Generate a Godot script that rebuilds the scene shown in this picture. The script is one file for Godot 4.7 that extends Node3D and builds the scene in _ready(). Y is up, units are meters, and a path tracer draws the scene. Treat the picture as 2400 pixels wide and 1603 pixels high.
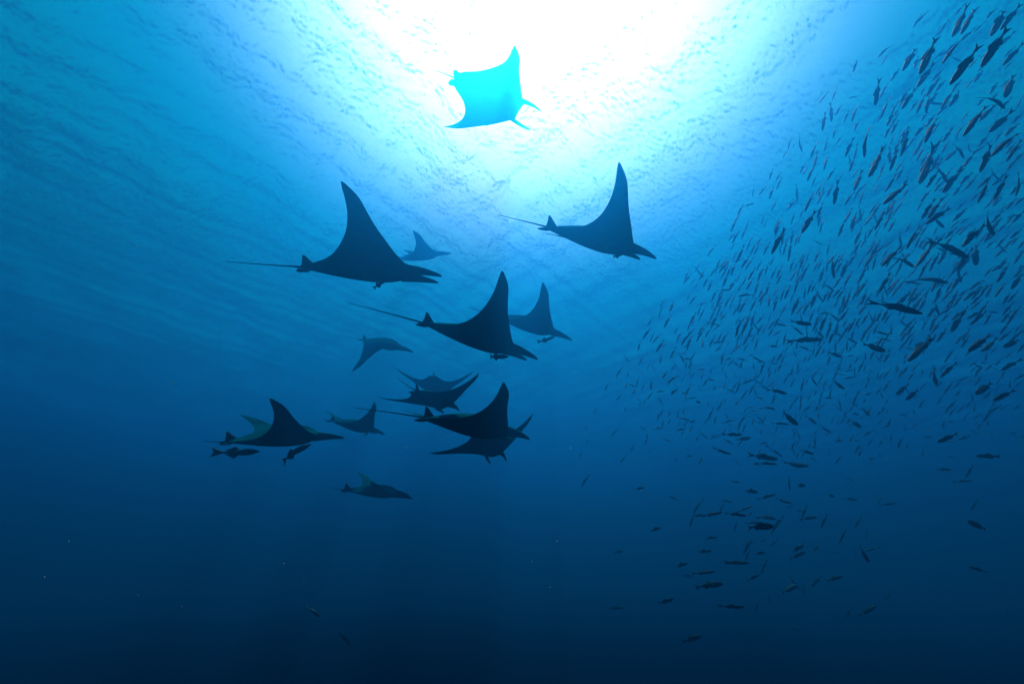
extends Node3D

const SURFACE := 0.0
const CAM := Vector3(0, -11, 0)
const PITCH := 27.0
const FOV := 75.0
var rng := RandomNumberGenerator.new()


func sea_and_light():
	var cam := Camera3D.new()
	cam.name = "camera"
	cam.fov = FOV
	cam.near = 0.1
	cam.far = 600.0
	cam.position = CAM
	cam.rotation_degrees = Vector3(PITCH, 0, 0)
	add_child(cam)
	var env := Environment.new()
	env.background_mode = Environment.BG_SKY
	env.tonemap_mode = Environment.TONE_MAPPER_LINEAR
	env.tonemap_exposure = 3.6932
	env.sdfgi_enabled = true
	env.ssao_enabled = true
	env.ssil_enabled = true
	var sm := ProceduralSkyMaterial.new()
	sm.sky_top_color = Color(0, 0.10113, 0.087465).linear_to_srgb()
	sm.sky_horizon_color = Color(0.0014224, 0.159, 0.78296).linear_to_srgb()
	sm.sky_curve = 0.093753
	sm.ground_horizon_color = Color(0, 0.0010095, 0.001).linear_to_srgb()
	sm.ground_bottom_color = Color(0.0, 5.1173e-05, 0.0036476).linear_to_srgb()
	sm.ground_curve = 0.20272
	sm.sun_angle_max = 40.435
	sm.sun_curve = 0.51283
	var sky := Sky.new()
	sky.sky_material = sm
	env.sky = sky
	env.volumetric_fog_enabled = true
	env.volumetric_fog_density = 0.049834
	env.volumetric_fog_albedo = Color(0.0040105, 0.2164, 0.95).linear_to_srgb()
	env.volumetric_fog_anisotropy = 0.8469
	var we := WorldEnvironment.new()
	we.name = "sea_light"
	we.environment = env
	add_child(we)
	var sun := DirectionalLight3D.new()
	sun.name = "sun"
	sun.light_energy = 1.5958
	sun.light_color = Color(0.9599, 0.97636, 0.63871).linear_to_srgb()
	sun.light_angular_distance = 0.5
	sun.shadow_enabled = true
	add_child(sun)
	var up := deg_to_rad(69)
	var to := Vector3(0.035, sin(up), -cos(up))
	sun.look_at_from_position(Vector3.ZERO, -to, Vector3(0, 0, 1))
	sea_surface()


func sea_surface():
	# one sheet of real waves: rings that grow with the distance, so that it reaches as far as the water is clear
	var waves := []
	rng.seed = 11
	for k in 26:
		var l := 0.6 * pow(1.16, k)
		var a := rng.randf_range(-1.1, 1.1) + (0.5 if k > 14 else 0.0)
		waves.append([cos(a) * TAU / l, sin(a) * TAU / l, rng.randf() * TAU, 0.015 * minf(l, 3.0 + 0.2 * l) * rng.randf_range(0.5, 1.3)])
	var patchy := FastNoiseLite.new()
	patchy.seed = 5
	patchy.noise_type = FastNoiseLite.TYPE_SIMPLEX_SMOOTH
	patchy.frequency = 0.06
	patchy.fractal_octaves = 3
	var radii := PackedFloat32Array()
	var r := 0.15
	while r < 170.0:
		radii.append(r)
		r += 0.06 + r * 0.009
	var na := 640
	var v := PackedVector3Array()
	var uv := PackedVector2Array()
	var nrm := PackedVector3Array()
	for rad in radii:
		var gap: float = 0.06 + rad * 0.009
		for j in na + 1:
			var a := TAU * j / na
			var x: float = cos(a) * rad
			var z: float = sin(a) * rad - 12.0
			var h := 0.0
			var dx := 0.0
			var dz := 0.0
			var share := 0.75 + 0.9 * patchy.get_noise_2d(x, z)
			for w in waves:
				var ph: float = w[0] * x + w[1] * z + w[2]
				h += w[3] * sin(ph)
				dx += w[3] * w[0] * cos(ph)
				dz += w[3] * w[1] * cos(ph)
			v.append(Vector3(x, SURFACE + share * h, z))
			nrm.append(Vector3(-dx * share, 1.0, -dz * share).normalized())
			uv.append(Vector2(x + 0.3 * z, z) / 6.8)
	var idx := PackedInt32Array()
	for i in radii.size() - 1:
		for j in na:
			var q := i * (na + 1) + j
			idx.append_array([q, q + 1, q + na + 1, q + 1, q + na + 2, q + na + 1])
	var arr := []
	arr.resize(Mesh.ARRAY_MAX)
	arr[Mesh.ARRAY_VERTEX] = v
	arr[Mesh.ARRAY_NORMAL] = nrm
	arr[Mesh.ARRAY_TEX_UV] = uv
	arr[Mesh.ARRAY_INDEX] = idx
	var mesh := ArrayMesh.new()
	mesh.add_surface_from_arrays(Mesh.PRIMITIVE_TRIANGLES, arr)
	var ripple := FastNoiseLite.new()
	ripple.seed = 21
	ripple.noise_type = FastNoiseLite.TYPE_SIMPLEX_SMOOTH
	ripple.frequency = 0.027
	ripple.fractal_type = FastNoiseLite.FRACTAL_FBM
	ripple.fractal_octaves = 4
	ripple.fractal_gain = 0.46
	ripple.domain_warp_enabled = true
	ripple.domain_warp_amplitude = 30.0
	ripple.domain_warp_frequency = 0.008
	var tex := ImageTexture.create_from_image(ripple.get_seamless_image(1024, 1024))
	var m := StandardMaterial3D.new()
	m.resource_name = "sea_surface"
	m.transparency = BaseMaterial3D.TRANSPARENCY_ALPHA
	m.albedo_color = Color(1, 1, 1, 0.0)
	m.roughness = 0.03
	m.metallic_specular = 0.71
	m.heightmap_enabled = true
	m.heightmap_texture = tex
	m.heightmap_scale = 8.5
	var mi := MeshInstance3D.new()
	mi.name = "sea_surface"
	mi.mesh = mesh
	mi.material_override = m
	mi.set_meta("kind", "structure")
	mi.set_meta("label", "rippled sea surface seen from below with the sun glaring through")
	mi.set_meta("category", "water")
	add_child(mi)
	# the skin of the sea has depth: films a few centimetres apart, which together mirror the deep at low angles
	for k in 2:
		var film := MeshInstance3D.new()
		film.name = "water_film"
		film.mesh = mesh
		film.material_override = m
		film.position.y = 0.04 * (k + 1)
		mi.add_child(film, true)


# ---------- helpers ----------

func thing(called: String, label: String, category: String, group := "") -> Node3D:
	var o := Node3D.new()
	o.name = called
	add_child(o, true)
	tag(o, label, category, group)
	return o


func tag(o: Node3D, label: String, category: String, group := ""):
	o.set_meta("label", label)
	o.set_meta("category", category)
	if group:
		o.set_meta("group", group)


func part(called: String, mesh: Mesh, material: Material, parent: Node3D) -> MeshInstance3D:
	var o := MeshInstance3D.new()
	o.name = called
	o.mesh = mesh
	o.material_override = material
	parent.add_child(o, true)
	return o


# a closed shape from points and triangles: turned so that its faces look outwards, with smooth normals
func closed(v: PackedVector3Array, idx: PackedInt32Array, colors := PackedColorArray()) -> ArrayMesh:
	var volume := 0.0
	for i in range(0, idx.size(), 3):
		volume += v[idx[i]].dot(v[idx[i + 1]].cross(v[idx[i + 2]]))
	if volume > 0.0:
		for i in range(0, idx.size(), 3):
			var k := idx[i + 1]
			idx[i + 1] = idx[i + 2]
			idx[i + 2] = k
	var st := SurfaceTool.new()
	st.begin(Mesh.PRIMITIVE_TRIANGLES)
	for i in v.size():
		if colors.size():
			st.set_color(colors[i])
		st.add_vertex(v[i])
	for i in idx:
		st.add_index(i)
	st.generate_normals()
	return st.commit()


# rings of equal size joined to a skin, both ends closed
func skin(rings: Array, colors := []) -> ArrayMesh:
	var v := PackedVector3Array()
	var c := PackedColorArray()
	var idx := PackedInt32Array()
	var n: int = rings[0].size()
	for i in rings.size():
		v.append_array(rings[i])
		if colors.size():
			c.append_array(colors[i])
	for i in rings.size() - 1:
		for j in n:
			var a := i * n + j
			var b := i * n + (j + 1) % n
			idx.append_array([a, b, a + n, b, b + n, a + n])
	for e in [0, rings.size() - 1]:
		var mid := Vector3.ZERO
		for p in rings[e]:
			mid += p / n
		v.append(mid)
		if colors.size():
			c.append(colors[e][0])
		for j in n:
			if e == 0:
				idx.append_array([v.size() - 1, (j + 1) % n, j])
			else:
				idx.append_array([v.size() - 1, e * n + j, e * n + (j + 1) % n])
	return closed(v, idx, c)


# a thin fin: an outline in the plane of length (x of the point, forwards) and height (y), thick in the middle and sharp at its rim
func fin(outline: PackedVector2Array, thick: float, place: Callable, color := Color(0.010, 0.035, 0.045)) -> ArrayMesh:
	var n := outline.size()
	var mid := Vector2.ZERO
	for p in outline:
		mid += p / n
	var v := PackedVector3Array()
	var c := PackedColorArray()
	var idx := PackedInt32Array()
	for p in outline:
		v.append(place.call(0.0, p))
	for side in [-1.0, 1.0]:
		for p in outline:
			v.append(place.call(side * thick * 0.5, mid.lerp(p, 0.6)))
		v.append(place.call(side * thick * 0.6, mid))
	for s in 2:
		var o := n + s * (n + 1)
		for j in n:
			var k := (j + 1) % n
			var tri := [j, k, o + j, k, o + k, o + j, o + j, o + k, o + n]
			if s == 1:
				tri = [k, j, o + j, o + k, k, o + j, o + k, o + j, o + n]
			idx.append_array(tri)
	for i in v.size():
		c.append(color)
	return closed(v, idx, c)


# ---------- devil rays ----------

const U := [0.0, 0.06, 0.12, 0.15, 0.17, 0.20, 0.24, 0.30, 0.4, 0.5, 0.6, 0.75, 0.9, 1.0]
const FRONT := [0.53, 0.535, 0.55, 0.525, 0.485, 0.45, 0.405, 0.335, 0.23, 0.13, 0.03, -0.088, -0.205, -0.375]
const REAR := [-0.80, -0.78, -0.71, -0.65, -0.61, -0.54, -0.47, -0.40, -0.325, -0.285, -0.275, -0.295, -0.36, -0.41]
const HALF_SPAN := 1.2


func at_table(xs: Array, ys: Array, x: float) -> float:
	for i in xs.size() - 1:
		if x <= xs[i + 1]:
			return lerpf(ys[i], ys[i + 1], clampf((x - xs[i]) / (xs[i + 1] - xs[i]), 0.0, 1.0))
	return ys[-1]


# smooth versions of the outline, so that the edges of the wings run in one curve
func edge(table: Array, u: float) -> float:
	var w := 0.02 + 0.05 * clampf((u - 0.15) * 4.0, 0.0, 1.0)
	var s := 0.0
	for k in 5:
		s += at_table(U, table, clampf(absf(u + (k - 2) * 0.5 * w), 0.0, 1.0))
	return s / 5.0


func ray_body(lift_right: Vector2, lift_left: Vector2, sweep: float, seed_: int) -> ArrayMesh:
	var blotch := FastNoiseLite.new()
	blotch.seed = seed_
	blotch.frequency = 2.2
	blotch.fractal_octaves = 4
	var us := []
	var u := 0.0
	while u < 0.999:
		us.append(u)
		u += 0.014 if u < 0.2 else 0.026 if u < 0.9 else 0.009
	us.append(1.0)
	var half := {}
	for side in [-1, 1]:
		var lift := lift_right if side > 0 else lift_left
		var rings := []
		var tints := []
		var p := Vector2.ZERO
		var last := 0.0
		for k in us.size():
			var a: float = us[k]
			var ph := lift.x * clampf((a - 0.06) / 0.4, 0.0, 1.0) + lift.y * a * a
			if k:
				p += Vector2(cos((ph + last) / 2.0), sin((ph + last) / 2.0)) * (a - us[k - 1]) * HALF_SPAN
			last = ph
			var f := edge(FRONT, a)
			var b := edge(REAR, a)
			if a > 0.9:
				# the tip closes in a round end that leans backwards
				var close := 1.0 - sqrt(maxf(0.0, 1.0 - pow((a - 0.9) / 0.1, 2.0)))
				f = lerpf(f, b + 0.012, close * 0.97)
			var chord := maxf(f - b, 0.012)
			var shift := sweep * pow(a, 1.5)
			var thick := 0.29 * exp(-pow(a / 0.19, 1.6)) + 0.075 * pow(1.0 - a, 1.3) + 0.006
			if a < 0.15:
				thick *= 1.0 - 0.10 * (a / 0.15)
			var out := Vector3(-side * sin(ph), cos(ph), 0)
			var ring := PackedVector3Array()
			var tint := PackedColorArray()
			var m := 20
			for j in 2 * m:
				var c := 0.5 - 0.5 * cos(PI * (j if j <= m else 2 * m - j) / m)
				var t := 5.0 * (0.2969 * sqrt(c) - 0.126 * c - 0.3516 * c * c + 0.2843 * c * c * c - 0.1036 * c * c * c * c)
				var h := thick * t * (1.0 if j <= m else -0.8)
				if j == 0 or j == m:
					h = 0.0
				var q := Vector3(side * p.x, p.y, -(f - c * chord + shift)) + out * h
				ring.append(q)
				var spot := 0.8 + 0.5 * blotch.get_noise_3d(q.x, q.y, q.z)
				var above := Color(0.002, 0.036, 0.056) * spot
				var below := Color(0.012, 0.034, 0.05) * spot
				var rim := Color(0.006, 0.045, 0.08) if a < 0.15 and c < 0.03 else above
				tint.append(rim if j < m else below)
			rings.append(ring)
			tints.append(tint)
		half[side] = [rings, tints]
	var all: Array = half[-1][0].duplicate()
	var cols: Array = half[-1][1].duplicate()
	all.reverse()
	cols.reverse()
	all.append_array(half[1][0].slice(1))
	cols.append_array(half[1][1].slice(1))
	return skin(all, cols)


func ray_tail(long: float, droop: float, side_sway: float) -> ArrayMesh:
	var rings := []
	for i in 16:
		var t := i / 15.0
		var r := lerpf(0.024, 0.004, pow(t, 0.38))
		var c := Vector3(side_sway * t * t, 0.005 + droop * t * t, 0.70 + (0.1 + long) * t)
		var ring := PackedVector3Array()
		for j in 8:
			ring.append(c + Vector3(cos(TAU * j / 8) * r, sin(TAU * j / 8) * r * (0.8 if i else 1.0), 0))
		rings.append(ring)
	return skin(rings)


func ray_horn(side: float) -> ArrayMesh:
	# a cephalic fin: a flat upright lobe that leaves the corner of the head and runs forwards to a blunt point
	var rings := []
	for i in 13:
		var t := i / 12.0
		var c := Vector3(side * (0.160 + 0.025 * sin(PI * t) + 0.028 * t), -0.012 - 0.06 * t * t, -(0.42 + 0.49 * t))
		var tall := lerpf(0.080, 0.016, pow(t, 1.15)) * (1.0 if i < 12 else 0.5)
		var wide := lerpf(0.042, 0.012, t) * (1.0 if i < 12 else 0.5)
		var ring := PackedVector3Array()
		for j in 10:
			var a := TAU * j / 10
			ring.append(c + Vector3(cos(a) * wide, sin(a) * tall, 0))
		rings.append(ring)
	return skin(rings)


func upright(x: float, p: Vector2) -> Vector3:
	return Vector3(x, p.y, -p.x)


func devil_ray(label: String, where: Vector3, turn: Vector3, lift_right: Vector2, lift_left: Vector2, sweep: float, size := 1.0, tail := 0.9) -> Node3D:
	var o := thing("devil_ray", label, "ray", "devil rays swimming together")
	o.position = where
	o.basis = Basis.from_euler(turn).scaled(Vector3.ONE * size)
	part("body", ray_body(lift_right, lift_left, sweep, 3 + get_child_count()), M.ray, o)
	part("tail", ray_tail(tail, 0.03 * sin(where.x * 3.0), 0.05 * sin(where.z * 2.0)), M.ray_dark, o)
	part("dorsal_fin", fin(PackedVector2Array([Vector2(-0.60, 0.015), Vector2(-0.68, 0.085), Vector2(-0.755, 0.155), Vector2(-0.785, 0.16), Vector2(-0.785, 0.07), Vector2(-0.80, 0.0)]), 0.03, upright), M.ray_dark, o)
	for side in [-1.0, 1.0]:
		part("cephalic_fin", ray_horn(side), M.ray_dark, o)
		var flap := func(x: float, p: Vector2) -> Vector3: return Vector3(side * p.y, x - 0.25 * p.y, -p.x)
		part("pelvic_fin", fin(PackedVector2Array([Vector2(-0.66, 0.03), Vector2(-0.72, 0.11), Vector2(-0.84, 0.13), Vector2(-0.87, 0.10), Vector2(-0.83, 0.03)]), 0.02, flap), M.ray_dark, o)
		var ball := SphereMesh.new()
		ball.radius = 0.021
		ball.height = 0.042
		ball.radial_segments = 12
		ball.rings = 6
		var eye := part("eye", ball, M.eye, o)
		eye.position = Vector3(side * 0.196, -0.005, -0.475)
	return o


# ---------- fish ----------

const ALONG := [0.0, 0.03, 0.08, 0.16, 0.28, 0.42, 0.56, 0.70, 0.82, 0.92, 1.0]
const GIRTH := [0.10, 0.34, 0.55, 0.78, 0.96, 1.0, 0.93, 0.74, 0.48, 0.27, 0.20]


# the meshes of one kind of fish, one metre long, nose at z = -0.5; bend curves the rear half to one side
func fish_shapes(tall: float, wide: float, bend: float, fork: float, fine: bool) -> Dictionary:
	var curve := func(x: float, p: Vector2) -> Vector3:
		var t := maxf(0.0, 0.15 - p.x)
		return Vector3(x + bend * t * t + bend * 0.1 * maxf(0.0, p.x - 0.15), p.y, -p.x + absf(bend) * 0.22 * t * t)
	var rings := []
	var tints := []
	var n := 14 if fine else 8
	for i in ALONG.size():
		var t: float = ALONG[i]
		var g: float = GIRTH[i]
		var f := 0.5 - 0.82 * t
		var ring := PackedVector3Array()
		var tint := PackedColorArray()
		for j in n:
			var a := TAU * j / n
			var y := sin(a) * g * tall * 0.5 - 0.06 * tall * (1.0 - t) * (0.5 if sin(a) > 0.0 else 1.0)
			ring.append(curve.call(cos(a) * g * wide * 0.5, Vector2(f, y)))
			var s := smoothstep(-0.35, 0.45, sin(a))
			tint.append(Color(0.028, 0.13, 0.21).lerp(Color(0.003, 0.022, 0.042), s))
		rings.append(ring)
		tints.append(tint)
	var dark := Color(0.003, 0.02, 0.036)
	var out := {"body": skin(rings, tints)}
	out.caudal_fin = fin(PackedVector2Array([Vector2(-0.30, 0.02), Vector2(-0.40, 0.5 * fork), Vector2(-0.515, fork), Vector2(-0.46, 0.4 * fork), Vector2(-0.415, 0.0), Vector2(-0.46, -0.4 * fork), Vector2(-0.515, -fork), Vector2(-0.40, -0.5 * fork), Vector2(-0.30, -0.02)]), 0.012, curve, dark)
	var top := tall * 0.42
	out.dorsal_fin = fin(PackedVector2Array([Vector2(0.16, top), Vector2(0.06, top + 0.045), Vector2(-0.08, top + 0.02), Vector2(-0.24, top * 0.62), Vector2(-0.08, top * 0.8)]), 0.01, curve, dark)
	out.anal_fin = fin(PackedVector2Array([Vector2(-0.02, -top * 0.95), Vector2(-0.10, -top - 0.03), Vector2(-0.24, -top * 0.66), Vector2(-0.12, -top * 0.7)]), 0.01, curve, dark)
	if fine:
		for side in [-1.0, 1.0]:
			var swing := func(x: float, p: Vector2) -> Vector3: return curve.call(side * (wide * 0.42 + absf(p.x - 0.24) * 0.45) + x, p)
			out["pectoral_fin" if side < 0 else "pectoral_fin_001"] = fin(PackedVector2Array([Vector2(0.24, -0.01), Vector2(0.16, -0.012), Vector2(0.09, -0.045), Vector2(0.14, -0.05), Vector2(0.23, -0.03)]), 0.008, swing, dark)
	return out


func joined(shapes: Dictionary) -> ArrayMesh:
	var st := SurfaceTool.new()
	for k in shapes:
		st.append_from(shapes[k], 0, Transform3D())
	return st.commit()


# where a fish is and how it lies: nose, tail and a roll about its own length
func lie(nose: Vector3, tail: Vector3, roll: float) -> Transform3D:
	var ahead := (nose - tail).normalized()
	var side := ahead.cross(Vector3.UP)
	side = (side if side.length() > 0.05 else ahead.cross(Vector3.BACK)).normalized()
	var b := Basis(side, side.cross(ahead), -ahead).rotated(ahead, roll)
	return Transform3D(b.scaled_local(Vector3.ONE * nose.distance_to(tail)), (nose + tail) / 2.0)


func remora(label: String, nose: Vector3, tail: Vector3, roll: float, bend: float):
	var o := thing("remora", label, "remora", "remoras hanging under the rays")
	o.transform = lie(nose, tail, roll)
	var curve := func(x: float, p: Vector2) -> Vector3:
		var t := maxf(0.0, 0.2 - p.x)
		return Vector3(x + bend * t * t, p.y, -p.x)
	var rings := []
	var tints := []
	var girth := [0.35, 0.62, 0.8, 0.95, 1.0, 1.0, 0.93, 0.75, 0.5, 0.3, 0.22]
	for i in ALONG.size():
		var ring := PackedVector3Array()
		var tint := PackedColorArray()
		for j in 14:
			var a := TAU * j / 14
			ring.append(curve.call(cos(a) * girth[i] * 0.068, Vector2(0.5 - 0.84 * ALONG[i], sin(a) * girth[i] * (0.035 + 0.045 * smoothstep(0.0, 0.3, ALONG[i])))))
			tint.append(Color(0.012, 0.035, 0.045))
		rings.append(ring)
		tints.append(tint)
	part("body", skin(rings, tints), M.fish, o)
	part("caudal_fin", fin(PackedVector2Array([Vector2(-0.30, 0.02), Vector2(-0.42, 0.07), Vector2(-0.53, 0.125), Vector2(-0.50, 0.05), Vector2(-0.48, 0.0), Vector2(-0.50, -0.05), Vector2(-0.53, -0.125), Vector2(-0.42, -0.07), Vector2(-0.30, -0.02)]), 0.014, curve), M.fish, o)
	for s in [1.0, -1.0]:
		part("dorsal_fin" if s > 0 else "anal_fin", fin(PackedVector2Array([Vector2(0.02, 0.055 * s), Vector2(-0.09, 0.155 * s), Vector2(-0.16, 0.115 * s), Vector2(-0.30, 0.04 * s), Vector2(-0.12, 0.03 * s)]), 0.012, curve), M.fish, o)
		var swing := func(x: float, p: Vector2) -> Vector3: return Vector3(s * (0.05 + absf(p.x - 0.24) * 0.6), p.y + x, -p.x)
		part("pectoral_fin", fin(PackedVector2Array([Vector2(0.24, 0.0), Vector2(0.17, 0.012), Vector2(0.08, -0.03), Vector2(0.13, -0.05), Vector2(0.22, -0.03)]), 0.01, swing), M.fish, o)


func skin_material(rough: float, shine: float, metal := 0.0) -> StandardMaterial3D:
	var m := StandardMaterial3D.new()
	m.vertex_color_use_as_albedo = true
	m.roughness = rough
	m.metallic_specular = shine
	m.metallic = metal
	return m


var M := {}


func _ready():
	sea_and_light()
	M.ray = skin_material(0.8, 0.0)
	M.ray_dark = StandardMaterial3D.new()
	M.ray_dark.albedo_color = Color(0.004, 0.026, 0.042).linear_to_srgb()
	M.ray_dark.roughness = 0.75
	M.ray_dark.metallic_specular = 0.0
	M.eye = StandardMaterial3D.new()
	M.eye.albedo_color = Color(0.02, 0.02, 0.02).linear_to_srgb()
	M.eye.roughness = 0.15
	M.fish = skin_material(0.8, 0.0)
	M.scales = skin_material(0.55, 0.05)
	rays()
	remoras()
	fish()
	specks()


func rays():
	devil_ray("large dark devil ray, upper left, one wing raised high and a long thin tail", Vector3(-1.840, -7.592, -4.675), Vector3(0.122, -1.311, -0.359), Vector2(1.445, -0.013), Vector2(0.350, 0.050), 0.090, 1.00, 0.80)
	devil_ray("dark devil ray below the sun glare with a raised pointed wing and open head fins", Vector3(1.180, -6.919, -4.889), Vector3(0.045, -1.168, -0.592), Vector2(1.026, 0.190), Vector2(0.140, 0.000), 0.055, 1.00, 0.68)
	devil_ray("darkest devil ray in the middle with a raised wing and a remora under its head", Vector3(-0.499, -8.100, -5.591), Vector3(-0.073, -1.116, -0.365), Vector2(1.050, 0.127), Vector2(0.350, 0.050), 0.288, 1.00, 0.98)
	devil_ray("dark devil ray with a pale green back overlapping the ray underneath it", Vector3(-0.535, -9.254, -5.997), Vector3(0.053, -0.835, -0.129), Vector2(0.401, 0.017), Vector2(0.304, 0.030), -0.066, 1.00, 0.90)
	devil_ray("dark devil ray, lower left, with two remoras hanging under its belly", Vector3(-3.682, -9.119, -7.074), Vector3(0.249, -0.901, -0.262), Vector2(0.750, 0.060), Vector2(0.387, 0.055), -0.024, 1.00, 0.27)
	devil_ray("hazy blue devil ray with its near wing swept downwards", Vector3(-4.128, -4.562, -12.779), Vector3(-0.321, -1.896, -0.291), Vector2(-1.277, -0.107), Vector2(0.100, 0.000), 0.036, 1.15, 0.66)
	devil_ray("faint blue devil ray seen from behind with both wing tips curved up", Vector3(-2.729, -5.259, -14.764), Vector3(-0.019, 0.094, -0.073), Vector2(0.513, 0.045), Vector2(0.316, 0.047), 0.005, 1.20, 0.30)
	devil_ray("devil ray under the green backed ray, both wings spread and head fins pointing down", Vector3(-0.519, -8.605, -9.682), Vector3(-0.123, -0.218, 0.104), Vector2(0.329, 0.257), Vector2(-0.138, -0.048), -0.028, 1.00, 0.50)
	devil_ray("devil ray with wide spread wings gliding just above the green backed ray", Vector3(-1.651, -7.822, -8.925), Vector3(0.100, -0.299, 0.031), Vector2(0.332, 0.092), Vector2(0.090, 0.195), 0.097, 1.00, 0.75)
	devil_ray("hazy devil ray directly behind the darkest middle ray, remora under its head", Vector3(0.424, -5.807, -9.307), Vector3(-0.029, -1.122, -0.591), Vector2(1.035, 0.176), Vector2(-0.100, 0.000), 0.092, 1.20, 0.50)
	devil_ray("small hazy devil ray between the lower left ray and the green backed ray", Vector3(-4.800, -7.104, -13.314), Vector3(0.058, -0.596, -0.216), Vector2(0.743, 0.083), Vector2(0.350, 0.050), 0.105, 1.10, 0.35)
	devil_ray("faint devil ray lowest of all, alone in the dark deep water", Vector3(-3.817, -9.069, -13.070), Vector3(0.005, -1.102, -0.328), Vector2(0.471, 0.066), Vector2(0.299, 0.034), 0.004, 1.10, 0.40)
	devil_ray("very pale distant devil ray half hidden behind the large upper left ray", Vector3(-3.007, -1.744, -11.877), Vector3(0.371, -1.324, -0.572), Vector2(0.820, 0.139), Vector2(0.350, 0.050), 0.094, 1.08, 0.50)
	devil_ray("pale washed out devil ray overhead in the white sun glare", Vector3(-0.466, 0.0764, -7.563), Vector3(0.154, -0.970, 0.266), Vector2(-0.750, 0.000), Vector2(0.498, 0.298), 0.002, 1.50, 0.35)


func remoras():
	remora("remora level under the tail end of the lower left ray", Vector3(-3.978, -9.352, -7.024), Vector3(-4.598, -9.382, -7.039), 0.12, 0.60)
	remora("remora slanting down from the chin of the lower left ray", Vector3(-3.119, -9.277, -6.868), Vector3(-3.613, -9.520, -6.891), 0.10, -0.90)
	remora("remora pressed to the belly of the darkest middle ray, tail fin sticking out", Vector3(-0.0477, -8.357, -5.639), Vector3(-0.349, -8.465, -5.410), 0.30, 0.50)
	remora("remora hanging under the head of the hazy ray behind the middle ray", Vector3(1.011, -6.182, -9.161), Vector3(0.604, -6.332, -9.238), 0.20, 0.70)
	remora("small remora tail poking out below the belly of the large upper left ray", Vector3(-1.583, -7.755, -4.636), Vector3(-1.702, -7.968, -4.540), 0.10, 0.30)
	remora("small remora tail poking out below the belly of the ray under the sun glare", Vector3(1.518, -7.177, -4.843), Vector3(1.303, -7.353, -4.727), 0.10, 0.30)
	remora("tiny remora below the head of the small hazy ray", Vector3(-4.316, -7.250, -13.239), Vector3(-4.440, -7.446, -13.188), 0.20, 0.30)


func fish():
	# [height, width, bend, tail spread] of each build of fish, a few poses each
	var builds := [
		[[0.125, 0.09, 0.0, 0.072], [0.128, 0.09, 0.2, 0.072], [0.13, 0.092, -0.25, 0.072], [0.125, 0.09, 0.38, 0.07]],
		[[0.215, 0.13, 0.15, 0.10], [0.225, 0.13, 0.4, 0.10], [0.215, 0.13, -0.35, 0.10], [0.21, 0.125, -0.7, 0.10]],
		[[0.135, 0.105, 0.0, 0.085], [0.14, 0.105, 0.3, 0.085], [0.135, 0.105, -0.25, 0.085], [0.14, 0.105, -0.6, 0.085]],
	]
	for row in builds:
		var fine := []
		var plain := []
		for b in row:
			fine.append(fish_shapes(b[0], b[1], b[2], b[3], true))
			plain.append(joined(fish_shapes(b[0], b[1], b[2], b[3], false)))
		near_shapes.append(fine)
		far_shapes.append(plain)
	rng.seed = 99
	school_of_fish()
	distant_fish()


var near_shapes := []
var far_shapes := []


# every six numbers: where the nose is and where the tail is, in metres
func add_fish(label: String, build: int, near: bool, ends: Array):
	for i in range(0, ends.size(), 6):
		var at := lie(Vector3(ends[i], ends[i + 1], ends[i + 2]), Vector3(ends[i + 3], ends[i + 4], ends[i + 5]), rng.randf_range(-0.5, 0.5))
		var pose := rng.randi() % 4
		if near:
			var o := thing("fish", label, "fish", "school of slender fish")
			o.transform = at
			var shapes: Dictionary = near_shapes[build][pose]
			for k in shapes:
				part(k, shapes[k], M.scales, o)
			for side in [-1.0, 1.0]:
				var ball := SphereMesh.new()
				ball.radius = 0.014
				ball.height = 0.028
				ball.radial_segments = 8
				ball.rings = 4
				part("eye", ball, M.eye, o).position = Vector3(side * 0.036, 0.004, -0.43)
		else:
			var o := part("fish", far_shapes[build][pose], M.scales, self)
			o.transform = at
			tag(o, label, "fish", "school of slender fish")


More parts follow.
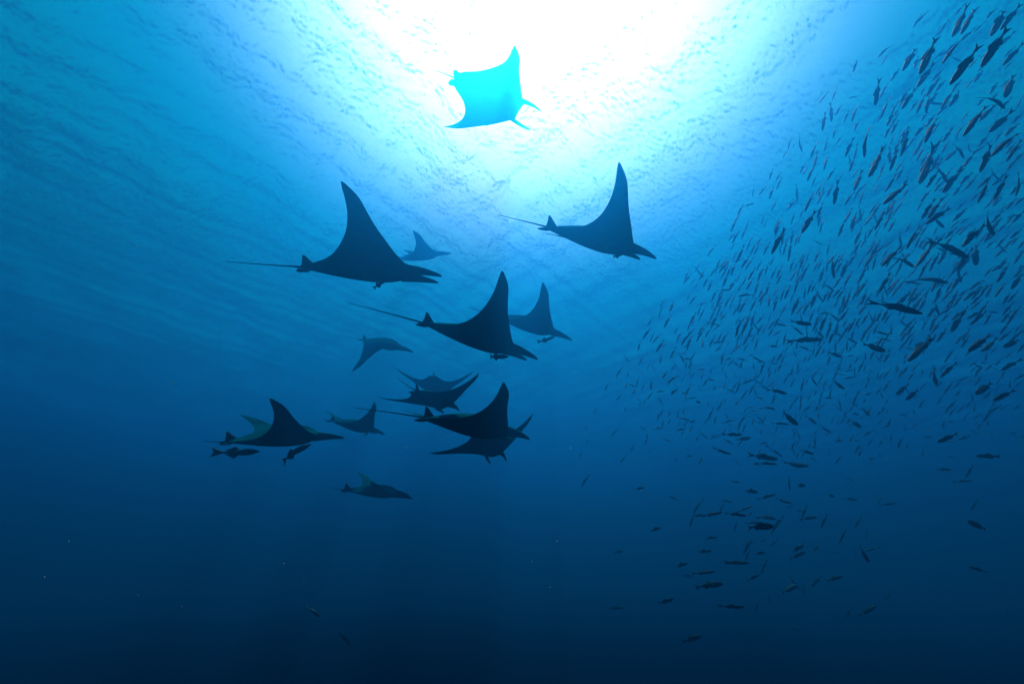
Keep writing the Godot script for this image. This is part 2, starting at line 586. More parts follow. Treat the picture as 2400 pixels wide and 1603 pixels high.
func school_of_fish():
	add_fish("longest and darkest fish of the school, slim, level, just right of its middle", 2, true, [4.03, -8.77, -3.76, 3.65, -8.59, -3.83])
	add_fish("left large slender fish diving left, well above left of the turning corner fish", 0, true, [4.32, -6.48, -2.72, 4.44, -6.32, -2.53])
	add_fish("right large slender fish diving left, well above left of the turning corner fish", 0, true, [3.30, -7.75, -2.11, 3.53, -7.48, -1.97])
	add_fish("leftmost large slender fish diving left, well above the turning corner fish", 0, true, [3.66, -7.51, -2.12, 3.92, -7.19, -2.00])
	add_fish("middle large slender fish diving left, well above the turning corner fish", 0, true, [5.54, -5.51, -2.98, 5.83, -5.10, -2.86])
	add_fish("rightmost large slender fish diving left, well above the turning corner fish", 0, true, [6.72, -4.86, -3.72, 6.99, -4.61, -3.58])
	add_fish("large slender fish diving left, just below left of the turning corner fish", 0, true, [4.59, -7.08, -3.09, 4.79, -6.82, -2.91])
	add_fish("leftmost large slender fish diving left, far above left of the turning corner fish", 0, true, [5.17, -5.13, -3.62, 5.43, -4.75, -3.52])
	add_fish("middle large slender fish diving left, far above left of the turning corner fish", 0, true, [3.85, -6.84, -2.60, 4.08, -6.45, -2.48])
	add_fish("rightmost large slender fish diving left, far above left of the turning corner fish", 0, true, [4.84, -5.79, -2.84, 5.02, -5.49, -2.69])
	add_fish("big dark fish slanting down to the right in the upper right of the school", 2, true, [5.94, -7.40, -4.66, 5.40, -7.23, -4.49])
	add_fish("leftmost large slender fish diving left, well below the turning corner fish", 0, true, [5.64, -6.74, -3.85, 5.87, -6.37, -3.73])
	add_fish("middle large slender fish diving left, well below the turning corner fish", 0, true, [5.06, -7.12, -3.30, 5.32, -6.89, -3.15])
	add_fish("rightmost large slender fish diving left, well below the turning corner fish", 0, true, [7.40, -5.57, -4.71, 7.56, -5.32, -4.51])
	add_fish("big dark fish level above the longest fish of the school", 2, true, [6.71, -7.08, -5.68, 6.12, -7.00, -5.60])
	add_fish("large dark fish diving straight at the upper right, forked tail on top", 2, true, [5.95, -6.00, -4.75, 6.28, -5.47, -4.62])
	add_fish("large slender fish diving left, just above left of the plump fish with bent tail", 0, true, [4.24, -9.02, -4.34, 4.62, -8.73, -4.33])
	add_fish("left large slender fish diving left, far above the turning corner fish", 0, true, [5.34, -5.34, -3.06, 5.56, -5.01, -2.94])
	add_fish("right large slender fish diving left, far above the turning corner fish", 0, true, [5.76, -5.34, -3.01, 6.00, -5.07, -2.86])
	add_fish("big slim fish with an arched back on the left of the school", 2, true, [4.99, -7.71, -6.35, 4.44, -7.73, -6.37])
	add_fish("large slender fish diving left, well left of the large forked fish", 0, true, [4.45, -6.65, -4.02, 4.68, -6.29, -3.88])
	add_fish("large slender fish diving left, well below left of the large forked fish", 0, true, [4.16, -7.36, -3.75, 4.50, -7.09, -3.70])
	add_fish("large slender fish diving left, just above the big slanting fish", 0, true, [5.63, -6.82, -4.67, 5.99, -6.61, -4.56])
	add_fish("large slender fish diving straight, well above the large forked fish", 0, true, [5.08, -6.33, -3.77, 5.26, -5.99, -3.64])
	add_fish("large long fish swimming right, just left of the lower trio", 2, true, [4.79, -9.24, -8.10, 4.17, -9.20, -7.92])
	add_fish("large slender fish diving left, just below left of the plump very dark fish", 0, true, [5.55, -7.46, -4.36, 5.88, -7.18, -4.30])
	add_fish("large slender fish diving left, just below the turning corner fish", 0, true, [6.12, -6.01, -3.87, 6.50, -5.71, -3.81])
	add_fish("large slender fish diving straight, well above left of the large forked fish", 0, true, [4.51, -6.30, -4.01, 4.50, -6.00, -3.81])
	add_fish("left large slender fish diving left, far above the arched fish", 0, true, [3.22, -7.52, -4.43, 3.42, -7.20, -4.32])
	add_fish("right large slender fish diving left, far above the arched fish", 0, true, [3.70, -7.18, -4.44, 3.94, -6.86, -4.36])
	add_fish("large slender fish diving left, just below right of the large forked fish", 0, true, [6.24, -6.14, -4.77, 6.60, -5.77, -4.69])
	add_fish("large slender fish diving left, well above left of the big level fish", 0, true, [4.72, -7.56, -4.63, 4.97, -7.33, -4.50])
	add_fish("large slender fish diving left, well above the plump very dark fish", 0, true, [6.12, -6.83, -4.22, 6.18, -6.63, -4.00])
	add_fish("large plump fish diving left, well above right of the plump fish with bent tail", 1, true, [5.04, -8.86, -4.43, 5.22, -8.72, -4.28])
	add_fish("dark fat fish level in the deep water, biggest of the lower group", 1, true, [2.86, -10.58, -5.25, 2.53, -10.59, -5.20])
	add_fish("large slender fish diving left, well left of the turning corner fish", 0, true, [5.94, -4.71, -4.13, 6.25, -4.34, -4.02])
	add_fish("large dark fish level below the school, rightmost of the lower trio", 2, true, [5.80, -9.20, -8.86, 5.15, -9.21, -8.66])
	add_fish("large slender fish diving left, just above the plump very dark fish", 0, true, [5.99, -6.81, -4.29, 6.06, -6.60, -4.09])
	add_fish("large slender fish diving left, just above the big level fish", 0, true, [5.68, -7.22, -5.09, 5.96, -6.91, -4.99])
	add_fish("large slender fish diving straight, just above left of the large forked fish", 0, true, [5.29, -6.00, -4.25, 5.36, -5.74, -4.06])
	add_fish("large slender fish diving left, well left of the big slanting fish", 0, true, [5.43, -7.08, -4.88, 5.49, -6.87, -4.64])
	add_fish("dark plump fish turning level near the upper right corner", 1, true, [5.59, -6.36, -3.29, 5.42, -6.14, -3.24])
	add_fish("large plump fish swimming right, just above left of the lone faint fish", 1, true, [2.66, -11.16, -6.39, 2.36, -11.20, -6.51])
	add_fish("large slender fish diving left, well above the large forked fish", 0, true, [6.33, -4.35, -4.73, 6.61, -3.99, -4.60])
	add_fish("large slender fish diving left, just below right of the big slanting fish", 0, true, [7.41, -6.56, -6.06, 7.63, -6.27, -5.87])
	add_fish("dark level fish with a smaller fish hanging below it", 1, true, [5.22, -8.28, -5.60, 4.81, -8.24, -5.48])
	add_fish("large plump fish diving straight, just above right of the turning corner fish", 1, true, [6.64, -5.35, -3.85, 6.78, -5.04, -3.71])
	add_fish("lone faint fish level near the bottom, lower right of the rays", 0, true, [3.52, -11.51, -7.82, 3.14, -11.51, -7.85])
	add_fish("large slender fish diving left, well below the large forked fish", 0, true, [6.10, -6.42, -5.00, 6.34, -6.14, -4.88])
	add_fish("leftmost medium slender fish diving straight, far above left of the large forked fish", 0, true, [5.99, -3.47, -5.81, 6.08, -3.10, -5.66])
	add_fish("second medium slender fish diving straight, far above left of the large forked fish", 0, true, [7.15, -2.09, -6.64, 7.23, -1.61, -6.53])
	add_fish("third medium slender fish diving straight, far above left of the large forked fish", 0, true, [7.43, -2.29, -6.49, 7.59, -1.88, -6.34])
	add_fish("rightmost medium slender fish diving straight, far above left of the large forked fish", 0, true, [5.53, -4.72, -4.41, 5.66, -4.29, -4.29])
	add_fish("dark slim fish level in the deep water under the fat fish", 0, true, [3.50, -10.92, -7.31, 3.15, -10.91, -7.38])
	add_fish("medium slender fish diving left, well left of the turning corner fish", 0, false, [8.86, -2.17, -6.24, 9.18, -1.84, -6.17, 8.65, -2.77, -5.98, 8.91, -2.56, -5.86])
	add_fish("medium slender fish diving left, well left of the turning corner fish", 0, true, [8.07, -2.80, -5.56, 8.38, -2.42, -5.47, 7.03, -4.29, -4.77, 7.20, -4.03, -4.58, 7.65, -3.80, -5.07, 7.97, -3.43, -4.97])
	add_fish("medium slender fish diving left, well below the large forked fish", 0, true, [5.96, -6.46, -4.96, 6.10, -6.25, -4.78])
	add_fish("medium slender fish diving straight, well above right of the plump very dark fish", 0, true, [7.60, -6.00, -4.98, 7.61, -5.71, -4.77])
	add_fish("plump very dark fish diving near the right edge", 1, true, [6.56, -6.96, -4.74, 6.32, -6.75, -4.55])
	add_fish("medium slender fish diving straight, just left of the large forked fish", 0, true, [5.75, -5.61, -4.86, 5.84, -5.34, -4.67])
	add_fish("medium slender fish diving left, just above left of the longest darkest fish", 0, true, [6.12, -6.90, -6.25, 6.29, -6.62, -6.07])
	add_fish("leftmost medium slender fish diving left, well below right of the big level fish", 0, false, [9.26, -6.33, -8.14, 9.67, -6.07, -8.13])
	add_fish("second medium slender fish diving left, well below right of the big level fish", 0, false, [8.78, -6.70, -7.45, 9.11, -6.55, -7.38])
	add_fish("third medium slender fish diving left, well below right of the big level fish", 0, true, [7.44, -7.47, -6.32, 7.68, -7.28, -6.16])
	add_fish("rightmost medium slender fish diving left, well below right of the big level fish", 0, false, [9.41, -6.45, -7.77, 9.53, -6.22, -7.56])
	add_fish("left medium slender fish swimming left, far below right of the plump fish with bent tail", 0, true, [7.59, -9.36, -7.33, 7.94, -9.36, -7.29])
	add_fish("right medium slender fish swimming left, far below right of the plump fish with bent tail", 0, true, [7.69, -9.33, -7.42, 8.21, -9.32, -7.54])
	add_fish("medium slender fish diving straight, well above left of the large forked fish", 0, true, [6.45, -3.98, -5.17, 6.54, -3.71, -4.94])
	add_fish("medium slender fish diving straight, far left of the large forked fish", 0, false, [7.27, -2.60, -8.47, 7.30, -2.24, -8.32, 6.93, -2.15, -7.42, 6.77, -1.83, -7.20, 7.27, -2.39, -7.67, 7.45, -1.97, -7.55, 6.28, -4.58, -7.02, 6.36, -4.31, -6.81, 7.79, -2.13, -7.96, 7.96, -1.70, -7.88])
	add_fish("medium slender fish diving straight, far left of the large forked fish", 0, true, [6.50, -3.05, -6.82, 6.62, -2.71, -6.64, 4.89, -6.07, -5.08, 5.02, -5.69, -4.98])
	add_fish("medium slender fish diving left, just above right of the plump fish with bent tail", 0, true, [7.08, -8.18, -6.82, 7.44, -7.92, -6.78])
	add_fish("medium plump fish slanting down right, just above left of the big level fish", 1, true, [5.61, -7.26, -5.05, 5.35, -7.11, -4.98])
	add_fish("leftmost medium slender fish diving left, far left of the large forked fish", 0, true, [4.93, -5.65, -5.69, 5.05, -5.37, -5.50])
	add_fish("middle medium slender fish diving left, far left of the large forked fish", 0, true, [5.89, -4.11, -6.46, 6.01, -3.83, -6.26])
	add_fish("rightmost medium slender fish diving left, far left of the large forked fish", 0, false, [7.75, -3.45, -7.80, 7.98, -3.15, -7.65])
	add_fish("left medium plump fish diving left, well right of the plump fish with bent tail", 1, true, [6.55, -8.80, -5.94, 6.89, -8.61, -5.94])
	add_fish("right medium plump fish diving left, well right of the plump fish with bent tail", 1, true, [6.65, -8.93, -5.85, 6.85, -8.83, -5.71])
	add_fish("left medium slender fish swimming right, just above left of the fat deep fish", 0, true, [3.91, -10.21, -7.91, 3.57, -10.16, -7.97])
	add_fish("right medium slender fish swimming right, just above left of the fat deep fish", 0, false, [5.04, -9.82, -9.87, 4.76, -9.93, -10.03])
	add_fish("left medium slender fish swimming right, just left of the slim deep fish", 0, false, [4.35, -10.64, -10.73, 3.91, -10.68, -10.45])
	add_fish("right medium slender fish swimming right, just left of the slim deep fish", 0, true, [3.07, -11.03, -7.56, 2.76, -11.07, -7.68])
	add_fish("medium plump fish diving left, well below the plump fish with bent tail", 1, true, [6.63, -9.24, -6.89, 6.88, -9.14, -6.75])
	add_fish("medium slender fish diving left, far above the arched fish", 0, true, [4.52, -6.10, -6.21, 4.65, -5.87, -5.96])
	add_fish("left medium slender fish diving left, just below left of the turning corner fish", 0, false, [8.99, -3.34, -6.00, 9.14, -3.17, -5.82])
	add_fish("right medium slender fish diving left, just below left of the turning corner fish", 0, true, [7.16, -4.89, -4.54, 7.51, -4.57, -4.49])
	add_fish("left medium slender fish diving straight, well above left of the longest darkest fish", 0, true, [5.07, -6.93, -5.79, 5.09, -6.56, -5.71])
	add_fish("right medium slender fish diving straight, well above left of the longest darkest fish", 0, false, [8.50, -4.73, -8.59, 8.55, -4.43, -8.36])
	add_fish("medium plump fish slanting down right, just below right of the slanting lower fish", 1, true, [4.41, -9.02, -6.69, 4.10, -8.86, -6.55])
	add_fish("medium slender fish diving left, just below right of the large forked fish", 0, true, [6.90, -5.35, -5.44, 7.11, -5.08, -5.30])
	add_fish("dark cigar shaped fish level just above the arched fish", 1, true, [4.11, -8.01, -5.33, 3.84, -7.96, -5.36])
	add_fish("leftmost medium slender fish diving left, well above the large forked fish", 0, false, [7.37, -3.10, -5.49, 7.51, -2.93, -5.31])
	add_fish("second medium slender fish diving left, well above the large forked fish", 0, false, [8.61, -2.75, -6.48, 8.98, -2.42, -6.44])
	add_fish("third medium slender fish diving left, well above the large forked fish", 0, true, [7.62, -3.36, -5.52, 7.76, -3.04, -5.33])
	add_fish("rightmost medium slender fish diving left, well above the large forked fish", 0, false, [8.97, -2.47, -6.49, 9.24, -2.16, -6.37])
	add_fish("small dark fish level at the left of the trio below the school", 0, true, [4.99, -9.24, -8.50, 4.62, -9.21, -8.58])
	add_fish("left medium plump fish swimming left, far below the plump fish with bent tail", 1, true, [7.44, -10.30, -7.80, 7.82, -10.43, -7.92])
	add_fish("right medium plump fish swimming left, far below the plump fish with bent tail", 1, true, [8.65, -10.96, -9.43, 8.88, -11.05, -9.36])
	add_fish("medium slender fish diving left, well right of the plump fish with bent tail", 0, true, [8.70, -7.85, -7.29, 9.13, -7.66, -7.27])
	add_fish("medium slender fish swimming right, well left of the fat deep fish", 0, true, [3.69, -10.11, -8.30, 3.33, -10.18, -8.37])
	add_fish("medium plump fish diving straight, just right of the big slanting fish", 1, true, [8.07, -6.30, -6.30, 8.10, -5.94, -6.16])
	add_fish("leftmost medium slender fish diving left, well left of the large forked fish", 0, true, [6.48, -3.86, -6.08, 6.68, -3.50, -5.96])
	add_fish("middle medium slender fish diving left, well left of the large forked fish", 0, true, [6.31, -4.79, -6.06, 6.56, -4.37, -5.98])
	add_fish("rightmost medium slender fish diving left, well left of the large forked fish", 0, false, [6.86, -4.11, -5.89, 7.00, -3.96, -5.69])
	add_fish("medium slender fish diving left, just below left of the large forked fish", 0, true, [6.39, -5.25, -5.63, 6.55, -5.03, -5.45])
	add_fish("medium plump fish swimming right, well below left of the lone faint fish", 1, true, [3.13, -11.98, -8.75, 2.78, -12.06, -8.73])
	add_fish("left medium slender fish diving left, well right of the big level fish", 0, true, [9.21, -6.13, -7.71, 9.55, -5.89, -7.59])
	add_fish("right medium slender fish diving left, well right of the big level fish", 0, false, [9.58, -6.00, -7.87, 9.72, -5.80, -7.66])
	add_fish("medium slender fish diving left, well below left of the large forked fish", 0, false, [7.83, -4.20, -7.64, 8.09, -3.93, -7.51, 8.82, -3.57, -8.01, 9.06, -3.21, -7.91, 8.62, -3.74, -7.74, 8.80, -3.42, -7.56, 8.89, -3.63, -7.85, 9.03, -3.39, -7.62])
	add_fish("medium slender fish diving left, well below left of the large forked fish", 0, true, [6.43, -5.65, -6.14, 6.60, -5.38, -5.98])
	add_fish("leftmost medium slender fish diving left, far above left of the arched fish", 0, false, [5.52, -3.96, -9.76, 5.74, -3.69, -9.58])
	add_fish("second medium slender fish diving left, far above left of the arched fish", 0, true, [4.69, -5.29, -7.57, 4.88, -4.97, -7.38])
	add_fish("third medium slender fish diving left, far above left of the arched fish", 0, false, [5.77, -4.41, -9.00, 5.95, -4.15, -8.82])
	add_fish("rightmost medium slender fish diving left, far above left of the arched fish", 0, false, [6.75, -3.50, -9.59, 6.91, -3.18, -9.40])
	add_fish("medium plump fish diving left, well above right of the plump fish with bent tail", 1, true, [7.08, -8.08, -6.05, 7.31, -7.92, -5.95])
	add_fish("medium slender fish swimming right, well left of the lower trio", 0, true, [3.81, -9.23, -7.77, 3.50, -9.12, -7.79])
	add_fish("medium plump fish diving left, well below right of the big level fish", 1, true, [7.54, -7.37, -6.73, 7.78, -7.08, -6.64])
	add_fish("medium plump fish heading upwards, far right of the lone faint fish", 1, true, [6.40, -11.57, -9.08, 6.18, -11.74, -9.28])
	add_fish("dark plump fish with its tail bent upwards, right of the school", 1, true, [7.87, -7.98, -7.71, 7.68, -7.70, -7.48])
	add_fish("medium plump fish slanting down right, just right of the large forked fish", 1, true, [7.98, -4.71, -5.94, 7.85, -4.39, -5.83])
	add_fish("medium plump fish diving left, far above right of the plump fish with bent tail", 1, true, [8.96, -7.40, -7.27, 9.33, -7.25, -7.23])
	add_fish("medium slender fish diving left, just above right of the arched fish", 0, true, [5.67, -7.09, -7.22, 5.75, -6.85, -6.98])
	add_fish("dark fish slanting down to the right, lower left of the school", 1, true, [4.69, -8.34, -7.16, 4.42, -8.24, -7.19])
	add_fish("medium plump fish diving left, well below right of the plump very dark fish", 1, true, [9.12, -6.45, -6.81, 9.21, -6.26, -6.60])
	add_fish("medium slender fish diving left, just above right of the longest darkest fish", 0, true, [8.64, -5.70, -8.56, 8.96, -5.48, -8.43])
	add_fish("left medium slender fish diving straight, far above left of the longest darkest fish", 0, false, [8.06, -2.98, -9.07, 8.20, -2.55, -8.96])
	add_fish("right medium slender fish diving straight, far above left of the longest darkest fish", 0, true, [6.40, -5.20, -6.84, 6.50, -4.92, -6.65])
	add_fish("medium plump fish diving straight, well above the large forked fish", 1, true, [7.39, -3.76, -5.23, 7.36, -3.54, -5.03])
	add_fish("medium plump fish slanting down right, far right of the fat deep fish", 1, true, [5.86, -10.90, -8.14, 5.63, -10.68, -7.95])
	add_fish("medium slender fish diving straight, far below left of the large forked fish", 0, true, [6.92, -4.81, -7.05, 7.10, -4.43, -6.95])
	add_fish("medium slender fish swimming right, well below left of the slanting lower fish", 0, true, [4.41, -8.71, -8.41, 4.00, -8.73, -8.31])
	add_fish("medium slender fish diving straight, well left of the arched fish", 0, false, [4.37, -6.97, -7.71, 4.43, -6.69, -7.49])
	add_fish("medium plump fish slanting down right, just above right of the large forked fish", 1, false, [8.08, -4.47, -5.60, 7.99, -4.16, -5.51])
	add_fish("medium slender fish diving left, just below right of the arched fish", 0, false, [7.08, -6.59, -9.43, 7.20, -6.30, -9.16])
	add_fish("left medium slender fish swimming right, far below the plump fish with bent tail", 0, false, [10.63, -8.85, -11.00, 10.12, -8.89, -10.83])
	add_fish("right medium slender fish swimming right, far below the plump fish with bent tail", 0, false, [10.00, -9.29, -9.99, 9.62, -9.30, -10.01])
	add_fish("faint slim fish far down at the lower left, lower of two", 0, true, [-3.68, -12.56, -12.21, -3.92, -12.27, -11.95])
	add_fish("left medium slender fish swimming right, just above the fat deep fish", 0, false, [5.12, -9.57, -9.69, 4.65, -9.59, -9.33])
	add_fish("right medium slender fish swimming right, just above the fat deep fish", 0, false, [5.09, -9.71, -8.98, 4.90, -9.77, -9.29])
	add_fish("medium slender fish swimming right, just below the slanting lower fish", 0, false, [6.37, -8.03, -9.98, 6.03, -7.98, -10.09])
	add_fish("medium plump fish heading upwards, well below right of the slim deep fish", 1, false, [5.17, -11.25, -9.22, 4.81, -11.39, -9.14])
	add_fish("medium slender fish diving left, far above left of the large forked fish", 0, false, [7.82, -2.09, -6.08, 7.98, -1.78, -5.92])
	add_fish("medium plump fish slanting down right, just below the big level fish", 1, false, [8.51, -6.52, -7.66, 8.38, -6.23, -7.52])
	add_fish("medium slender fish diving straight, just below right of the big level fish", 0, false, [10.18, -5.25, -9.07, 10.31, -4.91, -8.87])
	add_fish("left medium slender fish diving left, just below right of the big level fish", 0, false, [8.69, -6.18, -7.65, 8.86, -5.96, -7.45])
	add_fish("right medium slender fish diving left, just below right of the big level fish", 0, false, [10.66, -5.37, -9.21, 10.92, -5.06, -9.06])
	add_fish("medium slender fish slanting down right, just above right of the arched fish", 0, false, [7.72, -5.83, -9.11, 7.33, -5.65, -8.89])
	add_fish("left medium slender fish diving straight, far above the arched fish", 0, false, [5.83, -4.37, -7.72, 5.99, -4.00, -7.60])
	add_fish("right medium slender fish diving straight, far above the arched fish", 0, false, [6.80, -3.69, -8.88, 6.98, -3.23, -8.86])
	add_fish("left medium slender fish diving straight, well left of the large forked fish", 0, false, [8.34, -2.11, -7.67, 8.40, -1.82, -7.44])
	add_fish("right medium slender fish diving straight, well left of the large forked fish", 0, false, [9.12, -2.28, -7.62, 9.27, -1.80, -7.59])
	add_fish("left medium plump fish diving left, just below left of the plump fish with bent tail", 1, false, [8.28, -7.65, -9.07, 8.48, -7.48, -8.88])
	add_fish("right medium plump fish diving left, just below left of the plump fish with bent tail", 1, false, [6.95, -8.34, -7.46, 7.25, -8.16, -7.44])
	add_fish("medium plump fish slanting down right, well below left of the doubled dark fish", 1, false, [6.31, -7.96, -7.93, 6.01, -7.81, -7.80])
	add_fish("faint plump fish far down at the lower left, upper of two", 1, true, [-3.54, -11.78, -9.63, -3.74, -11.59, -9.44])
	add_fish("medium slender fish slanting down right, just above left of the arched fish", 0, false, [6.43, -6.41, -8.68, 6.14, -6.20, -8.57])
	add_fish("left medium slender fish diving left, well above left of the arched fish", 0, false, [5.69, -5.29, -9.61, 5.93, -4.91, -9.51])
	add_fish("right medium slender fish diving left, well above left of the arched fish", 0, false, [6.13, -5.10, -9.85, 6.32, -4.78, -9.72])
	add_fish("left medium plump fish swimming right, just above right of the fat deep fish", 1, false, [5.51, -10.06, -9.95, 5.12, -10.02, -9.79])
	add_fish("right medium plump fish swimming right, just above right of the fat deep fish", 1, false, [5.56, -9.83, -9.35, 5.29, -9.75, -9.40])
	add_fish("medium plump fish swimming right, well below right of the fat deep fish", 1, false, [5.82, -10.70, -9.77, 5.57, -10.81, -9.92])
	add_fish("medium plump fish swimming right, well left of the lone faint fish", 1, false, [3.04, -11.49, -9.65, 2.77, -11.60, -9.80])
	add_fish("medium slender fish diving left, far below left of the large forked fish", 0, false, [8.51, -3.11, -8.75, 8.76, -2.72, -8.64])
	add_fish("medium slender fish diving left, well left of the arched fish", 0, false, [5.44, -6.04, -9.32, 5.67, -5.68, -9.26])
	add_fish("medium plump fish swimming right, far below right of the fat deep fish", 1, false, [7.11, -11.13, -10.82, 6.86, -11.23, -11.00])
	add_fish("medium slender fish swimming right, far left of the lone faint fish", 0, false, [2.74, -11.83, -12.62, 2.31, -11.84, -12.43])
	add_fish("medium plump fish slanting down right, just above left of the big slanting fish", 1, false, [8.83, -4.80, -7.04, 8.53, -4.65, -6.90])
	add_fish("medium slender fish swimming right, just above left of the slanting lower fish", 0, false, [5.67, -6.84, -9.16, 5.37, -6.68, -9.14])
	add_fish("medium slender fish swimming right, just above left of the arched fish", 0, false, [6.01, -6.28, -8.50, 5.73, -6.17, -8.55])
	add_fish("medium slender fish diving left, just left of the longest darkest fish", 0, false, [9.24, -4.96, -10.25, 9.57, -4.62, -10.18])
	add_fish("medium plump fish swimming right, well right of the fat deep fish", 1, false, [6.09, -10.07, -9.51, 5.80, -10.10, -9.55])
	add_fish("medium plump fish swimming right, just below right of the arched fish", 1, false, [7.43, -6.75, -9.08, 7.08, -6.67, -9.01])
	add_fish("medium slender fish diving straight, well above left of the arched fish", 0, false, [6.81, -5.02, -9.98, 6.93, -4.69, -9.79])
	add_fish("leftmost medium slender fish diving left, well above left of the longest darkest fish", 0, false, [7.71, -4.61, -8.75, 7.82, -4.31, -8.53])
	add_fish("second medium slender fish diving left, well above left of the longest darkest fish", 0, false, [7.51, -5.04, -8.38, 7.75, -4.66, -8.26])
	add_fish("third medium slender fish diving left, well above left of the longest darkest fish", 0, false, [8.21, -4.04, -8.45, 8.38, -3.74, -8.24])
	add_fish("rightmost medium slender fish diving left, well above left of the longest darkest fish", 0, false, [8.85, -4.49, -9.49, 9.14, -4.13, -9.41])
	add_fish("medium slender fish heading upwards, just left of the slanting lower fish", 0, false, [6.70, -6.30, -11.50, 6.29, -6.47, -11.54])
	add_fish("medium slender fish slanting down right, well above the arched fish", 0, false, [7.62, -5.17, -9.27, 7.47, -4.85, -9.21])
	add_fish("medium plump fish slanting down right, well above right of the arched fish", 1, false, [7.35, -5.36, -8.51, 7.10, -5.16, -8.45])
	add_fish("medium slender fish diving straight, well above the arched fish", 0, false, [8.48, -3.86, -9.86, 8.54, -3.53, -9.65])
	add_fish("medium plump fish slanting down right, just left of the big slanting fish", 1, false, [9.33, -4.99, -7.65, 9.06, -4.82, -7.53])
	add_fish("left medium slender fish diving left, far above left of the slanting lower fish", 0, false, [3.74, -5.71, -9.60, 3.94, -5.39, -9.51])
	add_fish("right medium slender fish diving left, far above left of the slanting lower fish", 0, false, [4.83, -5.08, -10.56, 5.05, -4.72, -10.48])
	add_fish("medium plump fish swimming right, well above left of the lower trio", 1, false, [5.85, -8.13, -10.80, 5.46, -8.20, -10.77])
	add_fish("medium slender fish diving straight, well below left of the large forked fish", 0, false, [9.14, -2.89, -8.93, 9.15, -2.47, -8.83])
	add_fish("medium slender fish slanting down right, just above left of the lower trio", 0, false, [6.73, -8.51, -11.16, 6.53, -8.28, -11.26])
	add_fish("medium slender fish diving straight, well above left of the big level fish", 0, false, [8.95, -3.65, -8.92, 8.92, -3.35, -8.71])
	add_fish("medium slender fish diving left, just below right of the turning corner fish", 0, false, [9.14, -3.85, -5.62, 9.53, -3.52, -5.57])
	add_fish("medium slender fish diving left, far left of the arched fish", 0, false, [4.87, -5.20, -10.00, 4.95, -5.01, -9.67])
	add_fish("medium slender fish diving left, just right of the big level fish", 0, false, [9.26, -5.73, -7.85, 9.63, -5.41, -7.77])
	add_fish("medium slender fish slanting down right, just right of the slanting lower fish", 0, false, [7.64, -6.91, -10.42, 7.29, -6.74, -10.11])
	add_fish("medium slender fish diving left, well above the plump very dark fish", 0, false, [9.50, -4.09, -6.62, 9.79, -3.85, -6.49])
	add_fish("left small slender fish diving straight, far above the arched fish", 0, false, [7.64, -3.07, -9.66, 7.71, -2.75, -9.50])
	add_fish("right small slender fish diving straight, far above the arched fish", 0, false, [8.35, -2.33, -10.57, 8.46, -1.97, -10.37])
	add_fish("small plump fish swimming right, just above right of the lower trio", 1, false, [6.79, -8.70, -10.06, 6.51, -8.61, -10.06])
	add_fish("left small slender fish diving left, well left of the longest darkest fish", 0, false, [8.34, -4.82, -9.71, 8.53, -4.62, -9.51])
	add_fish("right small slender fish diving left, well left of the longest darkest fish", 0, false, [8.43, -5.04, -9.70, 8.79, -4.67, -9.74])
	add_fish("medium slender fish diving left, just below right of the big slanting fish", 0, false, [9.44, -5.38, -7.69, 9.68, -5.12, -7.51])
	add_fish("medium slender fish diving left, just below the turning corner fish", 0, false, [9.71, -3.10, -6.12, 10.07, -2.86, -6.03])
	add_fish("small slender fish diving left, far above left of the arched fish", 0, false, [5.30, -4.04, -9.80, 5.35, -3.95, -9.45, 5.30, -4.68, -9.35, 5.55, -4.26, -9.38, 5.33, -5.15, -9.57, 5.45, -4.93, -9.34, 5.81, -4.35, -10.03, 6.11, -3.96, -10.10, 6.14, -3.90, -9.07, 6.25, -3.68, -8.86])
	add_fish("left small slender fish diving left, far above the arched fish", 0, false, [7.24, -2.69, -9.58, 7.37, -2.40, -9.38])
	add_fish("right small slender fish diving left, far above the arched fish", 0, false, [7.68, -2.06, -9.39, 8.05, -1.70, -9.37])
	add_fish("small slender fish diving straight, far above left of the longest darkest fish", 0, false, [8.05, -3.17, -9.08, 8.16, -2.82, -8.94])
	add_fish("medium slender fish diving straight, just below the big slanting fish", 0, false, [9.73, -5.49, -8.01, 9.56, -5.15, -7.79])
	add_fish("medium slender fish diving left, well below the plump very dark fish", 0, false, [9.01, -6.26, -6.87, 9.26, -5.98, -6.76])
	add_fish("left medium slender fish diving left, just right of the plump very dark fish", 0, false, [9.59, -5.00, -6.99, 9.73, -4.81, -6.77])
	add_fish("right medium slender fish diving left, just right of the plump very dark fish", 0, false, [10.37, -4.61, -7.10, 10.72, -4.33, -7.05])
	add_fish("small slender fish swimming right, well left of the slim deep fish", 0, false, [3.58, -10.89, -10.15, 3.19, -10.96, -9.84])
	add_fish("left small slender fish diving left, far left of the slanting lower fish", 0, false, [4.01, -5.62, -11.18, 4.27, -5.28, -11.14])
	add_fish("right small slender fish diving left, far left of the slanting lower fish", 0, false, [4.82, -5.30, -12.31, 4.93, -5.04, -12.04])
	add_fish("small slender fish diving left, far above left of the slanting lower fish", 0, false, [3.40, -5.67, -10.30, 3.64, -5.37, -10.22])
	add_fish("small slender fish diving straight, just right of the turning corner fish", 0, false, [11.92, -1.31, -6.85, 11.99, -1.08, -6.69])
	add_fish("small slender fish diving straight, far above left of the arched fish", 0, false, [5.53, -4.40, -9.26, 5.70, -4.04, -9.20])
	add_fish("left small plump fish slanting down right, well above right of the lower trio", 1, false, [7.81, -8.01, -10.73, 7.57, -7.85, -10.73])
	add_fish("right small plump fish slanting down right, well above right of the lower trio", 1, false, [8.12, -8.07, -10.11, 7.79, -7.95, -9.99])
	add_fish("small plump fish heading upwards, well below right of the fat deep fish", 1, false, [5.80, -10.57, -9.73, 5.70, -10.69, -10.04])
